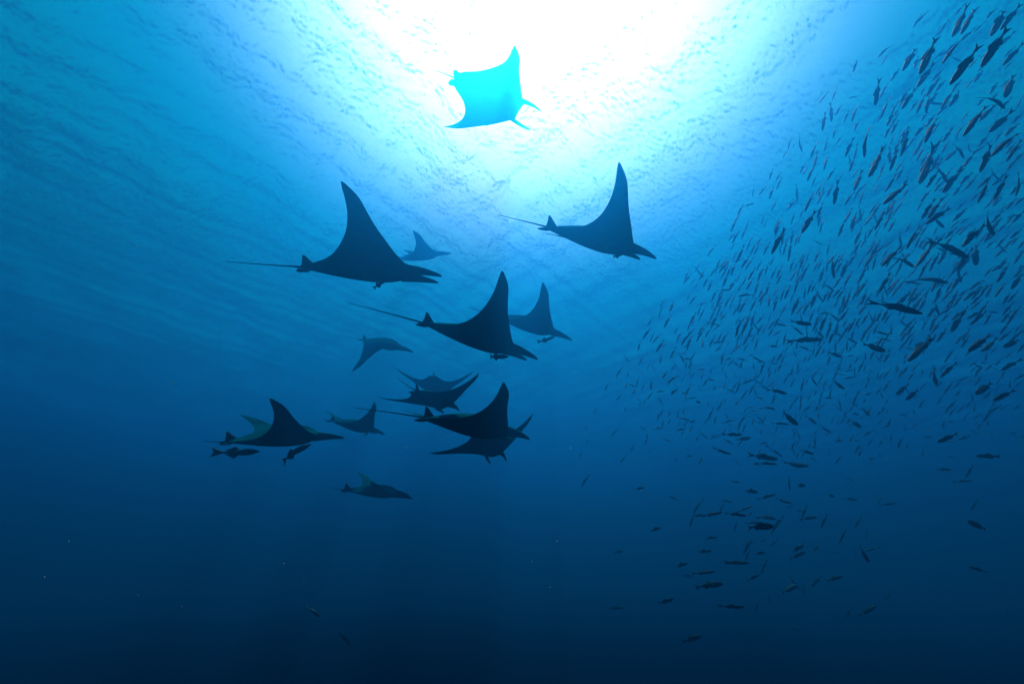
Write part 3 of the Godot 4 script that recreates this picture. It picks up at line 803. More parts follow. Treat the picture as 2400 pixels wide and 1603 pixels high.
	add_fish("left medium slender fish diving left, well above left of the large forked fish", 0, false, [7.48, -3.12, -5.96, 7.75, -2.74, -5.88])
	add_fish("right medium slender fish diving left, well above left of the large forked fish", 0, false, [8.17, -3.04, -6.45, 8.46, -2.61, -6.36])
	add_fish("medium slender fish diving left, far above the turning corner fish", 0, false, [8.78, -1.57, -4.85, 9.08, -1.26, -4.75])
	add_fish("left medium slender fish diving left, well above the turning corner fish", 0, false, [9.14, -1.55, -5.09, 9.27, -1.45, -4.92])
	add_fish("right medium slender fish diving left, well above the turning corner fish", 0, false, [9.30, -2.12, -5.00, 9.61, -1.86, -4.91])
	add_fish("medium slender fish diving left, well above right of the plump very dark fish", 0, false, [9.85, -4.41, -6.52, 10.12, -4.18, -6.40])
	add_fish("left medium slender fish diving left, far above left of the turning corner fish", 0, false, [7.07, -2.20, -5.16, 7.38, -1.89, -5.08])
	add_fish("right medium slender fish diving left, far above left of the turning corner fish", 0, false, [8.15, -1.21, -5.07, 8.41, -0.95, -4.96])
	add_fish("small slender fish swimming right, far left of the slanting lower fish", 0, false, [4.54, -7.63, -11.02, 4.30, -7.47, -11.21])
	add_fish("left small slender fish diving straight, far left of the large forked fish", 0, false, [7.42, -2.17, -7.38, 7.50, -1.91, -7.22])
	add_fish("right small slender fish diving straight, far left of the large forked fish", 0, false, [7.59, -1.94, -7.20, 7.65, -1.67, -7.06])
	add_fish("medium slender fish diving left, just above left of the big slanting fish", 0, false, [8.38, -5.29, -7.03, 8.68, -5.04, -6.94])
	add_fish("leftmost medium slender fish diving left, well below the turning corner fish", 0, false, [10.77, -2.33, -7.28, 11.16, -2.15, -7.20])
	add_fish("middle medium slender fish diving left, well below the turning corner fish", 0, false, [10.61, -2.82, -7.04, 11.01, -2.60, -6.96])
	add_fish("rightmost medium slender fish diving left, well below the turning corner fish", 0, false, [11.15, -3.00, -7.18, 11.47, -2.68, -7.08])
	add_fish("left medium slender fish diving left, just right of the large forked fish", 0, false, [9.67, -2.81, -7.43, 9.99, -2.52, -7.30])
	add_fish("right medium slender fish diving left, just right of the large forked fish", 0, false, [9.71, -3.37, -7.18, 9.93, -3.20, -7.01])
	add_fish("left medium slender fish diving left, just above the big slanting fish", 0, false, [8.74, -5.23, -7.19, 8.89, -4.99, -7.00])
	add_fish("right medium slender fish diving left, just above the big slanting fish", 0, false, [8.69, -5.10, -7.04, 8.86, -4.94, -6.85])
	add_fish("small plump fish swimming right, just below the slanting lower fish", 1, false, [6.39, -7.55, -10.36, 6.04, -7.50, -10.26])
	add_fish("medium slender fish diving left, just below the plump very dark fish", 0, false, [9.34, -5.25, -6.95, 9.50, -5.01, -6.77])
	add_fish("left medium slender fish diving left, well below right of the big slanting fish", 0, false, [9.82, -5.66, -8.01, 10.19, -5.43, -7.93])
	add_fish("right medium slender fish diving left, well below right of the big slanting fish", 0, false, [10.54, -5.72, -8.22, 10.79, -5.42, -8.08])
	add_fish("leftmost medium slender fish diving left, well right of the large forked fish", 0, false, [10.19, -2.91, -7.26, 10.39, -2.70, -7.06])
	add_fish("middle medium slender fish diving left, well right of the large forked fish", 0, false, [9.84, -3.48, -7.14, 10.20, -3.18, -7.07])
	add_fish("rightmost medium slender fish diving left, well right of the large forked fish", 0, false, [9.17, -3.73, -6.45, 9.40, -3.48, -6.32])
	add_fish("left medium slender fish diving left, just below left of the big slanting fish", 0, false, [9.23, -5.07, -7.99, 9.46, -4.77, -7.84])
	add_fish("right medium slender fish diving left, just below left of the big slanting fish", 0, false, [9.69, -4.83, -8.23, 10.04, -4.46, -8.16])
	add_fish("left medium slender fish diving left, just above right of the large forked fish", 0, false, [8.21, -3.78, -6.20, 8.55, -3.47, -6.15])
	add_fish("right medium slender fish diving left, just above right of the large forked fish", 0, false, [8.86, -3.56, -6.44, 9.26, -3.24, -6.41])
	add_fish("small slender fish diving straight, just above right of the arched fish", 0, false, [9.36, -4.74, -11.56, 9.50, -4.34, -11.48])
	add_fish("leftmost medium slender fish diving left, well above left of the turning corner fish", 0, false, [8.39, -1.97, -4.93, 8.59, -1.81, -4.79])
	add_fish("second medium slender fish diving left, well above left of the turning corner fish", 0, false, [9.25, -1.90, -5.69, 9.47, -1.70, -5.54])
	add_fish("third medium slender fish diving left, well above left of the turning corner fish", 0, false, [8.91, -1.66, -5.17, 9.20, -1.44, -5.07])
	add_fish("rightmost medium slender fish diving left, well above left of the turning corner fish", 0, false, [9.29, -1.93, -5.55, 9.47, -1.76, -5.40])
	add_fish("medium slender fish diving left, just right of the turning corner fish", 0, false, [10.39, -2.30, -6.21, 10.64, -2.06, -6.07])
	add_fish("medium slender fish diving left, just above right of the plump very dark fish", 0, false, [9.46, -4.92, -6.77, 9.68, -4.72, -6.63])
	add_fish("small slender fish diving straight, well left of the large forked fish", 0, false, [8.72, -1.72, -8.16, 8.56, -1.57, -7.88])
	add_fish("medium slender fish diving left, just right of the longest darkest fish", 0, false, [9.51, -5.53, -9.01, 9.75, -5.17, -8.86])
	add_fish("medium slender fish diving left, just above left of the big level fish", 0, false, [8.89, -4.76, -8.24, 9.11, -4.55, -8.04])
	add_fish("medium slender fish diving left, just left of the big slanting fish", 0, false, [8.49, -5.24, -7.29, 8.78, -4.92, -7.21])
	add_fish("medium slender fish diving left, just above the plump fish with bent tail", 0, false, [9.28, -6.57, -8.97, 9.57, -6.30, -8.85])
	add_fish("medium slender fish diving left, well above left of the plump very dark fish", 0, false, [10.68, -3.03, -7.73, 10.99, -2.74, -7.60])
	add_fish("small slender fish swimming right, just above left of the slim deep fish", 0, false, [5.43, -10.25, -12.84, 5.00, -10.29, -12.64])
	add_fish("medium slender fish slanting down right, well above the plump very dark fish", 0, false, [11.82, -2.64, -7.84, 11.51, -2.36, -7.69])
	add_fish("medium slender fish diving left, just below left of the big level fish", 0, false, [9.02, -5.65, -8.53, 9.22, -5.41, -8.34])
	add_fish("small plump fish slanting down right, well below the doubled dark fish", 1, false, [8.83, -7.64, -10.60, 8.62, -7.45, -10.54])
	add_fish("small plump fish slanting down right, well below right of the slanting lower fish", 1, false, [8.59, -7.36, -12.23, 8.28, -7.17, -12.08])
	add_fish("medium slender fish diving left, just left of the plump very dark fish", 0, false, [9.45, -4.36, -7.34, 9.70, -4.14, -7.21])
	add_fish("small plump fish slanting down right, just above right of the arched fish", 1, false, [8.11, -5.66, -10.26, 7.94, -5.41, -10.24])
	add_fish("medium slender fish diving left, just below right of the plump very dark fish", 0, false, [11.51, -4.20, -8.42, 11.68, -3.99, -8.20])
	add_fish("medium slender fish diving left, just above the large forked fish", 0, false, [9.47, -2.50, -7.36, 9.66, -2.15, -7.20])
	add_fish("medium slender fish diving left, just below the big level fish", 0, false, [9.62, -5.81, -8.93, 9.96, -5.49, -8.86])
	add_fish("medium slender fish diving left, well above the plump fish with bent tail", 0, false, [9.65, -6.41, -9.00, 9.92, -6.10, -8.88])
	add_fish("medium slender fish diving left, just above left of the turning corner fish", 0, false, [10.37, -1.27, -6.26, 10.74, -0.88, -6.19])
	add_fish("medium slender fish diving left, well above right of the large forked fish", 0, false, [9.44, -2.66, -6.71, 9.79, -2.29, -6.65])
	add_fish("medium slender fish diving left, far above the large forked fish", 0, false, [7.84, -2.00, -5.76, 8.06, -1.73, -5.63])
	add_fish("small slender fish diving left, just below left of the longest darkest fish", 0, false, [11.07, -4.50, -11.55, 11.11, -4.32, -11.24])
	add_fish("small slender fish diving left, far above left of the large forked fish", 0, false, [7.96, -1.92, -7.00, 8.18, -1.56, -6.97])
	add_fish("medium slender fish swimming left, just above the plump fish with bent tail", 0, false, [8.31, -6.88, -8.22, 8.76, -6.76, -8.28])
	add_fish("medium slender fish diving left, just below right of the longest darkest fish", 0, false, [9.43, -6.04, -9.40, 9.56, -5.77, -9.16])
	add_fish("medium slender fish diving left, just below the large forked fish", 0, false, [9.16, -3.68, -7.47, 9.42, -3.38, -7.35])
	add_fish("medium slender fish swimming left, well above left of the arched fish", 0, false, [4.71, -5.94, -7.83, 5.09, -5.86, -7.85])
	add_fish("medium slender fish diving left, just below left of the plump very dark fish", 0, false, [11.22, -3.88, -8.47, 11.37, -3.64, -8.25])
	add_fish("medium slender fish swimming right, well left of the turning corner fish", 0, false, [9.93, -1.48, -6.64, 9.44, -1.56, -6.56])
	add_fish("medium slender fish diving left, far below right of the big slanting fish", 0, false, [11.90, -5.52, -9.34, 12.09, -5.28, -9.13])
	add_fish("medium slender fish diving left, just above the turning corner fish", 0, false, [9.85, -1.63, -5.80, 10.05, -1.49, -5.65])


func distant_fish():
	# the smallest fish of the school, too many and too small to tell apart: nose and tail of each, in metres
	var ends := PackedFloat32Array()
	ends.append_array([10.08, -4.61, -9.15, 10.23, -4.33, -8.92, 8.13, -6.50, -8.48, 7.69, -6.48, -8.36, 11.42, -4.39, -13.68, 11.53, -3.97, -13.58, 11.11, -4.90, -11.52, 11.17, -4.54, -11.44, 7.29, -5.48, -8.74, 7.47, -5.14, -8.60, 7.82, -2.80, -7.41, 8.04, -2.38, -7.32, 10.98, -4.01, -11.23, 11.03, -3.65, -11.13, 8.59, -2.72, -7.02, 8.74, -2.38, -6.87, 7.88, -4.99, -8.12, 8.11, -4.68, -8.00, 11.35, -5.14, -8.32, 11.57, -4.91, -8.16, 5.30, -11.11, -10.78, 5.22, -11.22, -11.17, 6.74, -11.43, -11.93, 6.49, -11.15, -11.80, 7.71, -6.52, -8.77, 7.87, -6.24, -8.59, 8.55, -6.36, -8.54, 8.72, -6.17, -8.34, 8.47, -5.59, -8.39, 8.65, -5.34, -8.21, 11.29, -5.94, -8.95, 11.61, -5.65, -8.86, 8.45, -5.31, -9.20, 8.72, -4.90, -9.14, 8.41, -4.52, -8.45, 8.65, -4.16, -8.35, 11.27, -4.11, -12.09, 11.24, -3.89, -11.76, 10.49, -3.53, -7.12, 10.90, -3.30, -7.09, 10.67, -3.53, -8.20, 10.92, -3.28, -8.04, 11.44, -1.92, -6.81, 11.76, -1.66, -6.71, 7.71, -5.58, -8.43, 7.88, -5.30, -8.27, 12.55, -3.93, -8.80, 12.81, -3.67, -8.65, 5.96, -10.29, -11.12, 6.13, -9.97, -11.00, 10.23, -1.53, -5.56, 10.46, -1.32, -5.44, 9.08, -3.98, -8.95, 9.16, -3.68, -8.70, 6.77, -5.66, -8.63, 7.02, -5.33, -8.54, 7.52, -1.97, -4.77, 7.63, -1.79, -4.62, 9.47, -5.25, -9.22, 9.78, -4.91, -9.14, 4.92, -5.69, -9.67, 5.09, -5.38, -9.47, 11.56, -3.31, -9.02, 11.82, -3.05, -8.84, 9.01, -5.24, -8.10, 9.29, -4.89, -8.04, 6.12, -5.49, -10.00, 6.17, -5.16, -9.73, 8.99, -5.71, -8.02, 9.27, -5.36, -7.97, 11.80, -5.81, -9.28, 12.11, -5.51, -9.18, 11.14, -1.35, -7.65, 11.29, -1.10, -7.44, 8.86, -3.71, -8.21, 9.10, -3.47, -8.05, 12.60, -2.88, -8.39, 13.02, -2.58, -8.33, 6.04, -5.01, -7.88, 6.06, -4.74, -7.65, 9.45, -4.76, -9.28, 9.73, -4.48, -9.14, 10.90, -4.98, -8.29, 11.32, -4.74, -8.26, 11.84, -2.44, -7.43, 12.18, -2.18, -7.34, 6.53, -3.84, -7.09, 6.62, -3.65, -6.87, 11.79, -2.19, -7.44, 11.99, -1.94, -7.27, 9.06, -5.59, -9.49, 9.34, -5.23, -9.41, 7.72, -6.15, -9.02, 7.98, -5.81, -8.95, 7.55, -1.83, -5.54, 7.63, -1.66, -5.35, 10.70, -5.88, -8.19, 10.83, -5.71, -7.98, 6.13, -5.55, -8.64, 6.24, -5.23, -8.47, 11.28, -4.95, -9.75, 11.54, -4.57, -9.64, 8.17, -2.65, -6.52, 8.38, -2.33, -6.40, 7.79, -4.31, -8.97, 8.06, -4.02, -8.84, 9.50, -4.26, -8.35, 9.61, -3.98, -8.14, 6.32, -5.88, -8.65, 6.46, -5.55, -8.51, 8.89, -3.86, -9.58, 9.11, -3.55, -9.40, 9.78, -5.46, -8.44, 9.91, -5.19, -8.25, 10.63, -5.55, -8.80, 10.99, -5.28, -8.74, 8.60, -1.22, -5.85, 8.89, -0.89, -5.77, 9.47, -6.29, -8.18, 9.76, -5.99, -8.12])
	ends.append_array([10.64, -4.88, -7.89, 10.94, -4.66, -7.80, 5.52, -5.10, -11.30, 5.58, -4.98, -10.93, 12.03, -4.94, -10.01, 12.31, -4.71, -9.84, 8.67, -5.86, -8.35, 8.83, -5.65, -8.16, 9.48, -4.20, -9.19, 9.69, -3.82, -9.06, 10.21, -1.07, -5.85, 10.46, -0.97, -5.73, 10.97, -3.84, -9.14, 11.36, -3.60, -9.07, 4.08, -9.87, -10.67, 4.24, -9.61, -10.41, 10.27, -1.98, -5.91, 10.43, -1.87, -5.76, 10.38, -2.68, -7.78, 10.54, -2.44, -7.60, 6.81, -10.08, -12.50, 7.03, -9.76, -12.31, 8.06, -3.97, -7.61, 8.32, -3.65, -7.52, 5.33, -3.71, -11.54, 5.43, -3.50, -11.27, 4.90, -4.80, -9.35, 5.14, -4.42, -9.44, 6.87, -3.72, -12.05, 6.97, -3.38, -11.91, 9.23, -1.73, -6.17, 9.57, -1.39, -6.11, 11.57, -1.66, -7.64, 11.98, -1.29, -7.59, 9.20, -2.40, -8.85, 9.36, -2.00, -8.70, 6.50, -9.92, -12.47, 6.11, -9.93, -12.55, 7.83, -4.63, -8.84, 7.95, -4.37, -8.62, 7.28, -3.00, -7.48, 7.48, -2.74, -7.32, 6.89, -3.90, -9.09, 7.00, -3.54, -8.91, 8.74, -5.32, -8.70, 8.94, -5.04, -8.55, 11.72, -3.98, -9.75, 12.01, -3.68, -9.60, 9.67, -2.09, -7.38, 9.87, -1.77, -7.24, 9.26, -10.57, -12.91, 9.72, -10.48, -12.91, 5.31, -10.88, -12.47, 5.68, -10.86, -12.39, 12.12, -4.09, -8.72, 11.75, -3.89, -8.55, 6.63, -5.08, -10.52, 6.71, -4.98, -10.22, 10.44, -6.36, -11.00, 10.80, -6.07, -11.06, 11.48, -5.06, -9.24, 11.78, -4.72, -9.16, 8.40, -2.35, -6.86, 8.61, -2.02, -6.75, 12.32, -4.25, -9.21, 12.66, -3.91, -9.13, 9.09, -1.60, -4.79, 9.39, -1.32, -4.73, 12.25, -5.89, -9.97, 12.58, -5.67, -9.86, 8.16, -1.90, -4.88, 8.31, -1.68, -4.76, 8.97, -1.49, -5.47, 9.20, -1.29, -5.36, 8.45, -4.33, -8.53, 8.70, -4.05, -8.41, 6.68, -4.91, -9.91, 6.89, -4.48, -10.03, 9.91, -5.92, -10.01, 10.07, -5.69, -9.77, 11.60, -6.03, -9.35, 11.72, -5.83, -9.13, 11.66, -4.11, -8.19, 12.09, -3.83, -8.17, 3.14, -10.22, -10.16, 2.80, -10.31, -9.81, 8.76, -4.32, -9.76, 9.06, -3.93, -9.69, 10.02, -4.81, -9.04, 9.64, -4.76, -9.03, 12.81, -4.07, -9.22, 13.09, -3.75, -9.10, 7.77, -11.41, -13.19, 8.16, -11.15, -13.19, 11.76, -4.17, -8.46, 12.05, -3.93, -8.35, 8.50, -1.87, -5.41, 8.64, -1.75, -5.26, 9.92, -5.02, -9.48, 10.14, -4.74, -9.32, 12.46, -3.31, -8.92, 12.69, -3.10, -8.74, 7.26, -4.97, -8.73, 7.41, -4.62, -8.60, 11.51, -2.21, -9.04, 11.75, -2.00, -8.85, 10.86, -2.90, -11.11, 10.64, -2.74, -10.75, 5.55, -4.96, -8.67, 5.72, -4.68, -8.51, 8.81, -1.57, -9.51, 8.96, -1.12, -9.51, 8.21, -5.22, -9.11, 8.39, -4.92, -8.95, 5.83, -4.42, -7.75, 5.94, -4.20, -7.54, 9.40, -2.33, -6.76, 9.52, -2.14, -6.57, 6.58, -11.12, -13.27, 6.76, -10.77, -13.12])
	ends.append_array([9.32, -2.95, -7.83, 9.57, -2.55, -7.74, 8.87, -4.71, -9.58, 9.19, -4.34, -9.52, 9.83, -9.50, -12.03, 9.50, -9.54, -12.15, 12.20, -5.52, -9.44, 12.52, -5.23, -9.35, 10.25, -3.90, -8.07, 10.46, -3.75, -7.90, 9.09, -6.14, -9.49, 8.77, -6.04, -9.51, 8.69, -4.54, -9.18, 8.81, -4.27, -8.96, 8.62, -1.81, -6.68, 8.71, -1.59, -6.48, 7.50, -5.18, -9.59, 7.65, -4.88, -9.40, 11.64, -2.23, -8.72, 12.02, -1.87, -8.65, 12.09, -3.37, -8.32, 12.45, -3.26, -8.26, 7.53, -6.07, -9.48, 7.62, -5.80, -9.24, 5.67, -4.79, -9.40, 5.69, -4.71, -9.09, 4.52, -3.88, -11.64, 4.65, -3.67, -11.41, 9.34, -2.80, -7.24, 9.49, -2.51, -7.08, 9.55, -2.54, -9.05, 9.82, -2.22, -8.92, 10.04, -4.84, -8.25, 10.29, -4.75, -8.12, 9.76, -3.83, -8.86, 9.78, -3.41, -8.77, 7.24, -5.22, -9.80, 7.48, -4.96, -9.64, 8.04, -5.59, -9.46, 8.27, -5.28, -9.34, 9.35, -5.07, -8.17, 9.57, -4.74, -8.08, 4.45, -6.11, -9.58, 4.59, -5.88, -9.33, 8.69, -2.55, -7.78, 8.88, -2.23, -7.64, 7.04, -10.17, -10.97, 7.24, -9.87, -10.89, 9.49, -1.60, -6.58, 9.75, -1.30, -6.48, 11.13, -2.92, -7.85, 11.34, -2.68, -7.69, 10.29, -1.89, -6.12, 10.58, -1.56, -6.05, 5.47, -3.80, -8.75, 5.62, -3.54, -8.54, 8.79, -3.79, -9.18, 9.00, -3.44, -9.04, 9.70, -2.45, -7.08, 9.84, -2.19, -6.92, 8.27, -3.67, -9.39, 8.27, -3.39, -9.11, 6.54, -5.35, -10.40, 6.34, -5.01, -10.29, 6.21, -10.63, -13.23, 6.42, -10.32, -13.04, 12.38, -5.29, -10.18, 12.66, -4.96, -10.06, 5.22, -4.90, -8.28, 5.46, -4.59, -8.21, 7.96, -5.89, -9.67, 7.98, -5.56, -9.47, 9.29, -5.02, -9.02, 9.43, -4.79, -8.81, 4.25, -6.00, -10.00, 4.48, -5.68, -9.89, 11.33, -4.63, -10.21, 11.69, -4.30, -10.14, 9.63, -2.16, -7.50, 9.95, -1.81, -7.44, 11.91, -5.78, -10.59, 12.15, -5.47, -10.44, 9.32, -4.51, -8.06, 9.66, -4.22, -8.02, 10.03, -5.63, -8.83, 10.22, -5.39, -8.68, 11.51, -8.93, -11.63, 11.85, -8.62, -11.58, 9.96, -2.79, -9.07, 10.12, -2.44, -8.90, 7.02, -3.28, -8.65, 7.11, -2.98, -8.44, 7.45, -6.28, -9.35, 7.66, -5.95, -9.26, 9.37, -1.89, -9.01, 9.61, -1.68, -8.82, 9.03, -1.65, -5.99, 9.26, -1.41, -5.89, 8.15, -5.21, -9.40, 8.29, -4.86, -9.26, 6.89, -4.99, -9.14, 7.06, -4.62, -9.03, 11.03, -3.34, -10.04, 10.66, -3.25, -9.76, 5.57, -4.63, -10.62, 5.85, -4.30, -10.69, 7.90, -5.80, -11.18, 7.76, -5.55, -11.07, 12.83, -3.11, -9.43, 13.16, -2.79, -9.33, 9.47, -2.94, -7.15, 9.75, -2.59, -7.08, 11.56, -3.81, -8.68, 11.71, -3.59, -8.48, 9.53, -1.72, -5.22, 9.65, -1.62, -5.07, 9.94, -1.62, -6.18, 10.09, -1.45, -6.02, 7.27, -4.99, -9.24, 7.37, -4.70, -9.04])
	ends.append_array([6.71, -5.53, -9.08, 6.90, -5.19, -8.99, 9.43, -4.13, -8.26, 9.66, -3.87, -8.13, 8.80, -4.64, -10.43, 8.91, -4.38, -10.16, 8.21, -10.41, -12.24, 8.51, -10.11, -12.23, 9.41, -1.23, -7.44, 9.59, -0.94, -7.28, 7.80, -5.60, -9.11, 8.01, -5.33, -8.98, 8.79, -3.14, -8.99, 9.12, -2.77, -8.94, 7.34, -5.27, -9.70, 7.57, -4.94, -9.59, 5.61, -4.63, -9.52, 5.21, -4.71, -9.53, 6.82, -4.99, -9.44, 7.00, -4.64, -9.32, 9.15, -5.46, -8.63, 9.38, -5.12, -8.56, 5.69, -10.67, -11.06, 5.32, -10.70, -10.82, 6.34, -5.43, -10.63, 6.58, -5.08, -10.52, 4.29, -10.10, -11.60, 4.38, -9.79, -11.39, 12.97, -2.22, -9.01, 13.35, -1.90, -8.93, 8.50, -5.01, -11.09, 8.72, -4.68, -10.92, 5.47, -5.20, -8.71, 5.67, -4.90, -8.61, 12.83, -6.10, -10.18, 13.04, -5.87, -10.01, 9.16, -3.70, -8.44, 9.42, -3.34, -8.36, 11.47, -5.19, -10.76, 11.74, -4.79, -10.68, 5.92, -4.05, -8.88, 6.07, -3.76, -8.71, 8.87, -1.77, -7.89, 9.11, -1.35, -7.92, 5.61, -3.66, -10.01, 5.74, -3.35, -9.79, 3.86, -5.38, -9.37, 4.09, -5.00, -9.53, 5.34, -5.60, -12.37, 5.60, -5.22, -12.49, 6.66, -6.33, -12.50, 6.39, -6.19, -12.48, 5.46, -4.74, -10.15, 5.68, -4.36, -10.06, 5.97, -8.97, -12.06, 5.57, -8.99, -11.81, 12.51, -4.62, -9.94, 12.77, -4.26, -9.84, 13.40, -5.53, -10.65, 13.80, -5.27, -10.59, 12.18, -5.15, -9.42, 12.50, -4.82, -9.36, 11.22, -4.69, -10.63, 11.41, -4.42, -10.41, 5.71, -3.08, -8.83, 5.91, -2.79, -8.66, 7.09, -1.42, -6.65, 7.28, -1.22, -6.49, 7.61, -3.93, -9.62, 7.80, -3.55, -9.51, 9.09, -3.42, -10.07, 9.27, -3.10, -9.88, 8.89, -1.90, -6.52, 9.11, -1.64, -6.41, 7.77, -5.15, -9.12, 8.03, -4.88, -9.02, 9.36, -5.90, -9.95, 9.53, -5.63, -9.77, 8.63, -4.22, -9.63, 8.79, -3.90, -9.45, 12.00, -1.88, -7.52, 12.37, -1.57, -7.46, 8.53, -6.65, -14.62, 8.15, -6.58, -14.55, 12.33, -2.50, -8.50, 12.58, -2.30, -8.36, 12.19, -7.44, -10.95, 12.47, -7.28, -10.82, 8.07, -2.02, -4.54, 8.21, -1.87, -4.42, 11.39, -3.00, -8.13, 11.74, -2.67, -8.07, 10.22, -4.42, -10.23, 10.09, -4.07, -10.06, 10.26, -4.31, -8.99, 10.48, -4.04, -8.85, 7.94, -4.83, -9.16, 8.17, -4.52, -9.05, 10.23, -1.28, -7.94, 10.52, -0.96, -7.84, 11.61, -4.15, -10.18, 11.73, -3.92, -9.93, 10.18, -2.43, -9.56, 9.97, -2.14, -9.31, 5.13, -5.97, -9.93, 5.23, -5.71, -9.68, 11.67, -3.44, -7.94, 11.99, -3.16, -7.87, 10.76, -5.61, -10.07, 11.11, -5.29, -10.04, 7.69, -2.81, -8.41, 7.92, -2.44, -8.32, 11.94, -4.42, -9.28, 12.20, -4.16, -9.16, 10.12, -4.13, -10.13, 10.45, -3.79, -10.07, 9.04, -1.80, -6.05, 9.30, -1.47, -5.98, 7.55, -9.10, -12.61, 7.53, -8.73, -12.45])
	ends.append_array([8.52, -5.69, -9.46, 8.70, -5.42, -9.31, 8.41, -6.12, -9.67, 8.05, -5.99, -9.54, 11.73, -2.10, -9.75, 11.99, -1.86, -9.58, 6.59, -4.12, -9.93, 6.76, -3.82, -9.75, 13.31, -1.97, -9.50, 13.49, -1.79, -9.28, 6.28, -4.37, -9.39, 6.41, -4.12, -9.16, 9.56, -3.60, -9.37, 9.95, -3.30, -9.34, 12.60, -1.69, -7.83, 13.00, -1.36, -7.79, 8.22, -4.72, -10.04, 8.48, -4.35, -9.97, 8.34, -1.76, -5.66, 8.54, -1.40, -5.59, 13.69, -4.41, -10.97, 14.04, -4.54, -10.97, 6.00, -4.72, -11.24, 5.61, -4.62, -11.27, 10.84, -3.63, -10.38, 10.97, -3.35, -10.15, 12.18, -3.27, -8.73, 12.57, -2.99, -8.69, 10.92, -5.26, -9.68, 11.24, -4.95, -9.62, 8.15, -1.24, -7.30, 8.28, -0.96, -7.14, 11.23, -2.63, -8.82, 11.38, -2.41, -8.62, 11.16, -3.75, -8.59, 11.53, -3.45, -8.56, 10.28, -5.15, -9.62, 10.51, -4.83, -9.51, 13.18, -2.15, -9.20, 13.59, -1.82, -9.15, 7.55, -4.24, -9.54, 7.67, -3.98, -9.32, 11.89, -2.51, -8.63, 12.09, -2.32, -8.46, 10.63, -5.38, -9.61, 10.85, -5.23, -9.44, 8.92, -5.84, -9.71, 9.01, -5.58, -9.49, 4.74, -4.49, -9.34, 4.90, -4.21, -9.16, 10.60, -1.86, -7.66, 10.79, -1.57, -7.53, 7.16, -6.29, -11.88, 6.91, -6.17, -11.88, 9.34, -6.56, -12.28, 9.01, -6.58, -12.25, 12.10, -3.50, -9.75, 12.41, -3.24, -9.64, 9.24, -2.76, -9.17, 9.46, -2.43, -9.04, 12.75, -6.73, -10.51, 12.99, -6.60, -10.35, 8.69, -1.76, -6.50, 8.90, -1.47, -6.39, 11.32, -1.99, -8.15, 11.67, -1.73, -8.08, 7.74, -3.86, -10.28, 8.03, -3.49, -10.22, 11.16, -4.35, -9.38, 11.43, -4.13, -9.26, 9.16, -1.38, -5.66, 9.32, -1.08, -5.55, 11.37, -4.36, -11.33, 11.61, -4.04, -11.16, 7.70, -2.90, -8.11, 7.89, -2.58, -7.99, 9.62, -3.66, -9.75, 9.78, -3.42, -9.54, 11.03, -1.58, -6.81, 11.20, -1.45, -6.65, 8.55, -5.62, -10.18, 8.73, -5.36, -10.00, 13.78, -3.75, -10.95, 14.20, -3.47, -10.89, 9.76, -3.83, -9.60, 9.92, -3.58, -9.40, 6.48, -4.44, -10.01, 6.64, -4.08, -9.88, 8.74, -4.55, -11.42, 8.91, -4.19, -11.25, 8.16, -5.87, -9.27, 8.25, -5.65, -9.05, 10.64, -5.74, -11.63, 10.97, -5.38, -11.58, 10.93, -1.80, -8.23, 11.14, -1.62, -8.06, 11.03, -5.06, -10.81, 10.71, -4.85, -10.74, 10.68, -5.30, -10.86, 10.92, -5.01, -10.71, 10.86, -2.61, -8.28, 11.10, -2.38, -8.15, 10.23, -3.76, -9.69, 10.59, -3.42, -9.65, 8.95, -4.82, -10.56, 9.02, -4.52, -10.33, 13.14, -5.07, -11.56, 13.45, -4.70, -11.46, 9.09, -4.54, -10.27, 9.15, -4.25, -10.03, 10.29, -4.84, -11.46, 10.64, -4.57, -11.37, 10.57, -3.95, -11.40, 10.77, -3.64, -11.20, 9.95, -4.17, -9.39, 10.09, -3.86, -9.24, 10.84, -3.37, -9.45, 11.05, -3.13, -9.29, 7.57, -3.74, -10.60, 7.77, -3.40, -10.45])
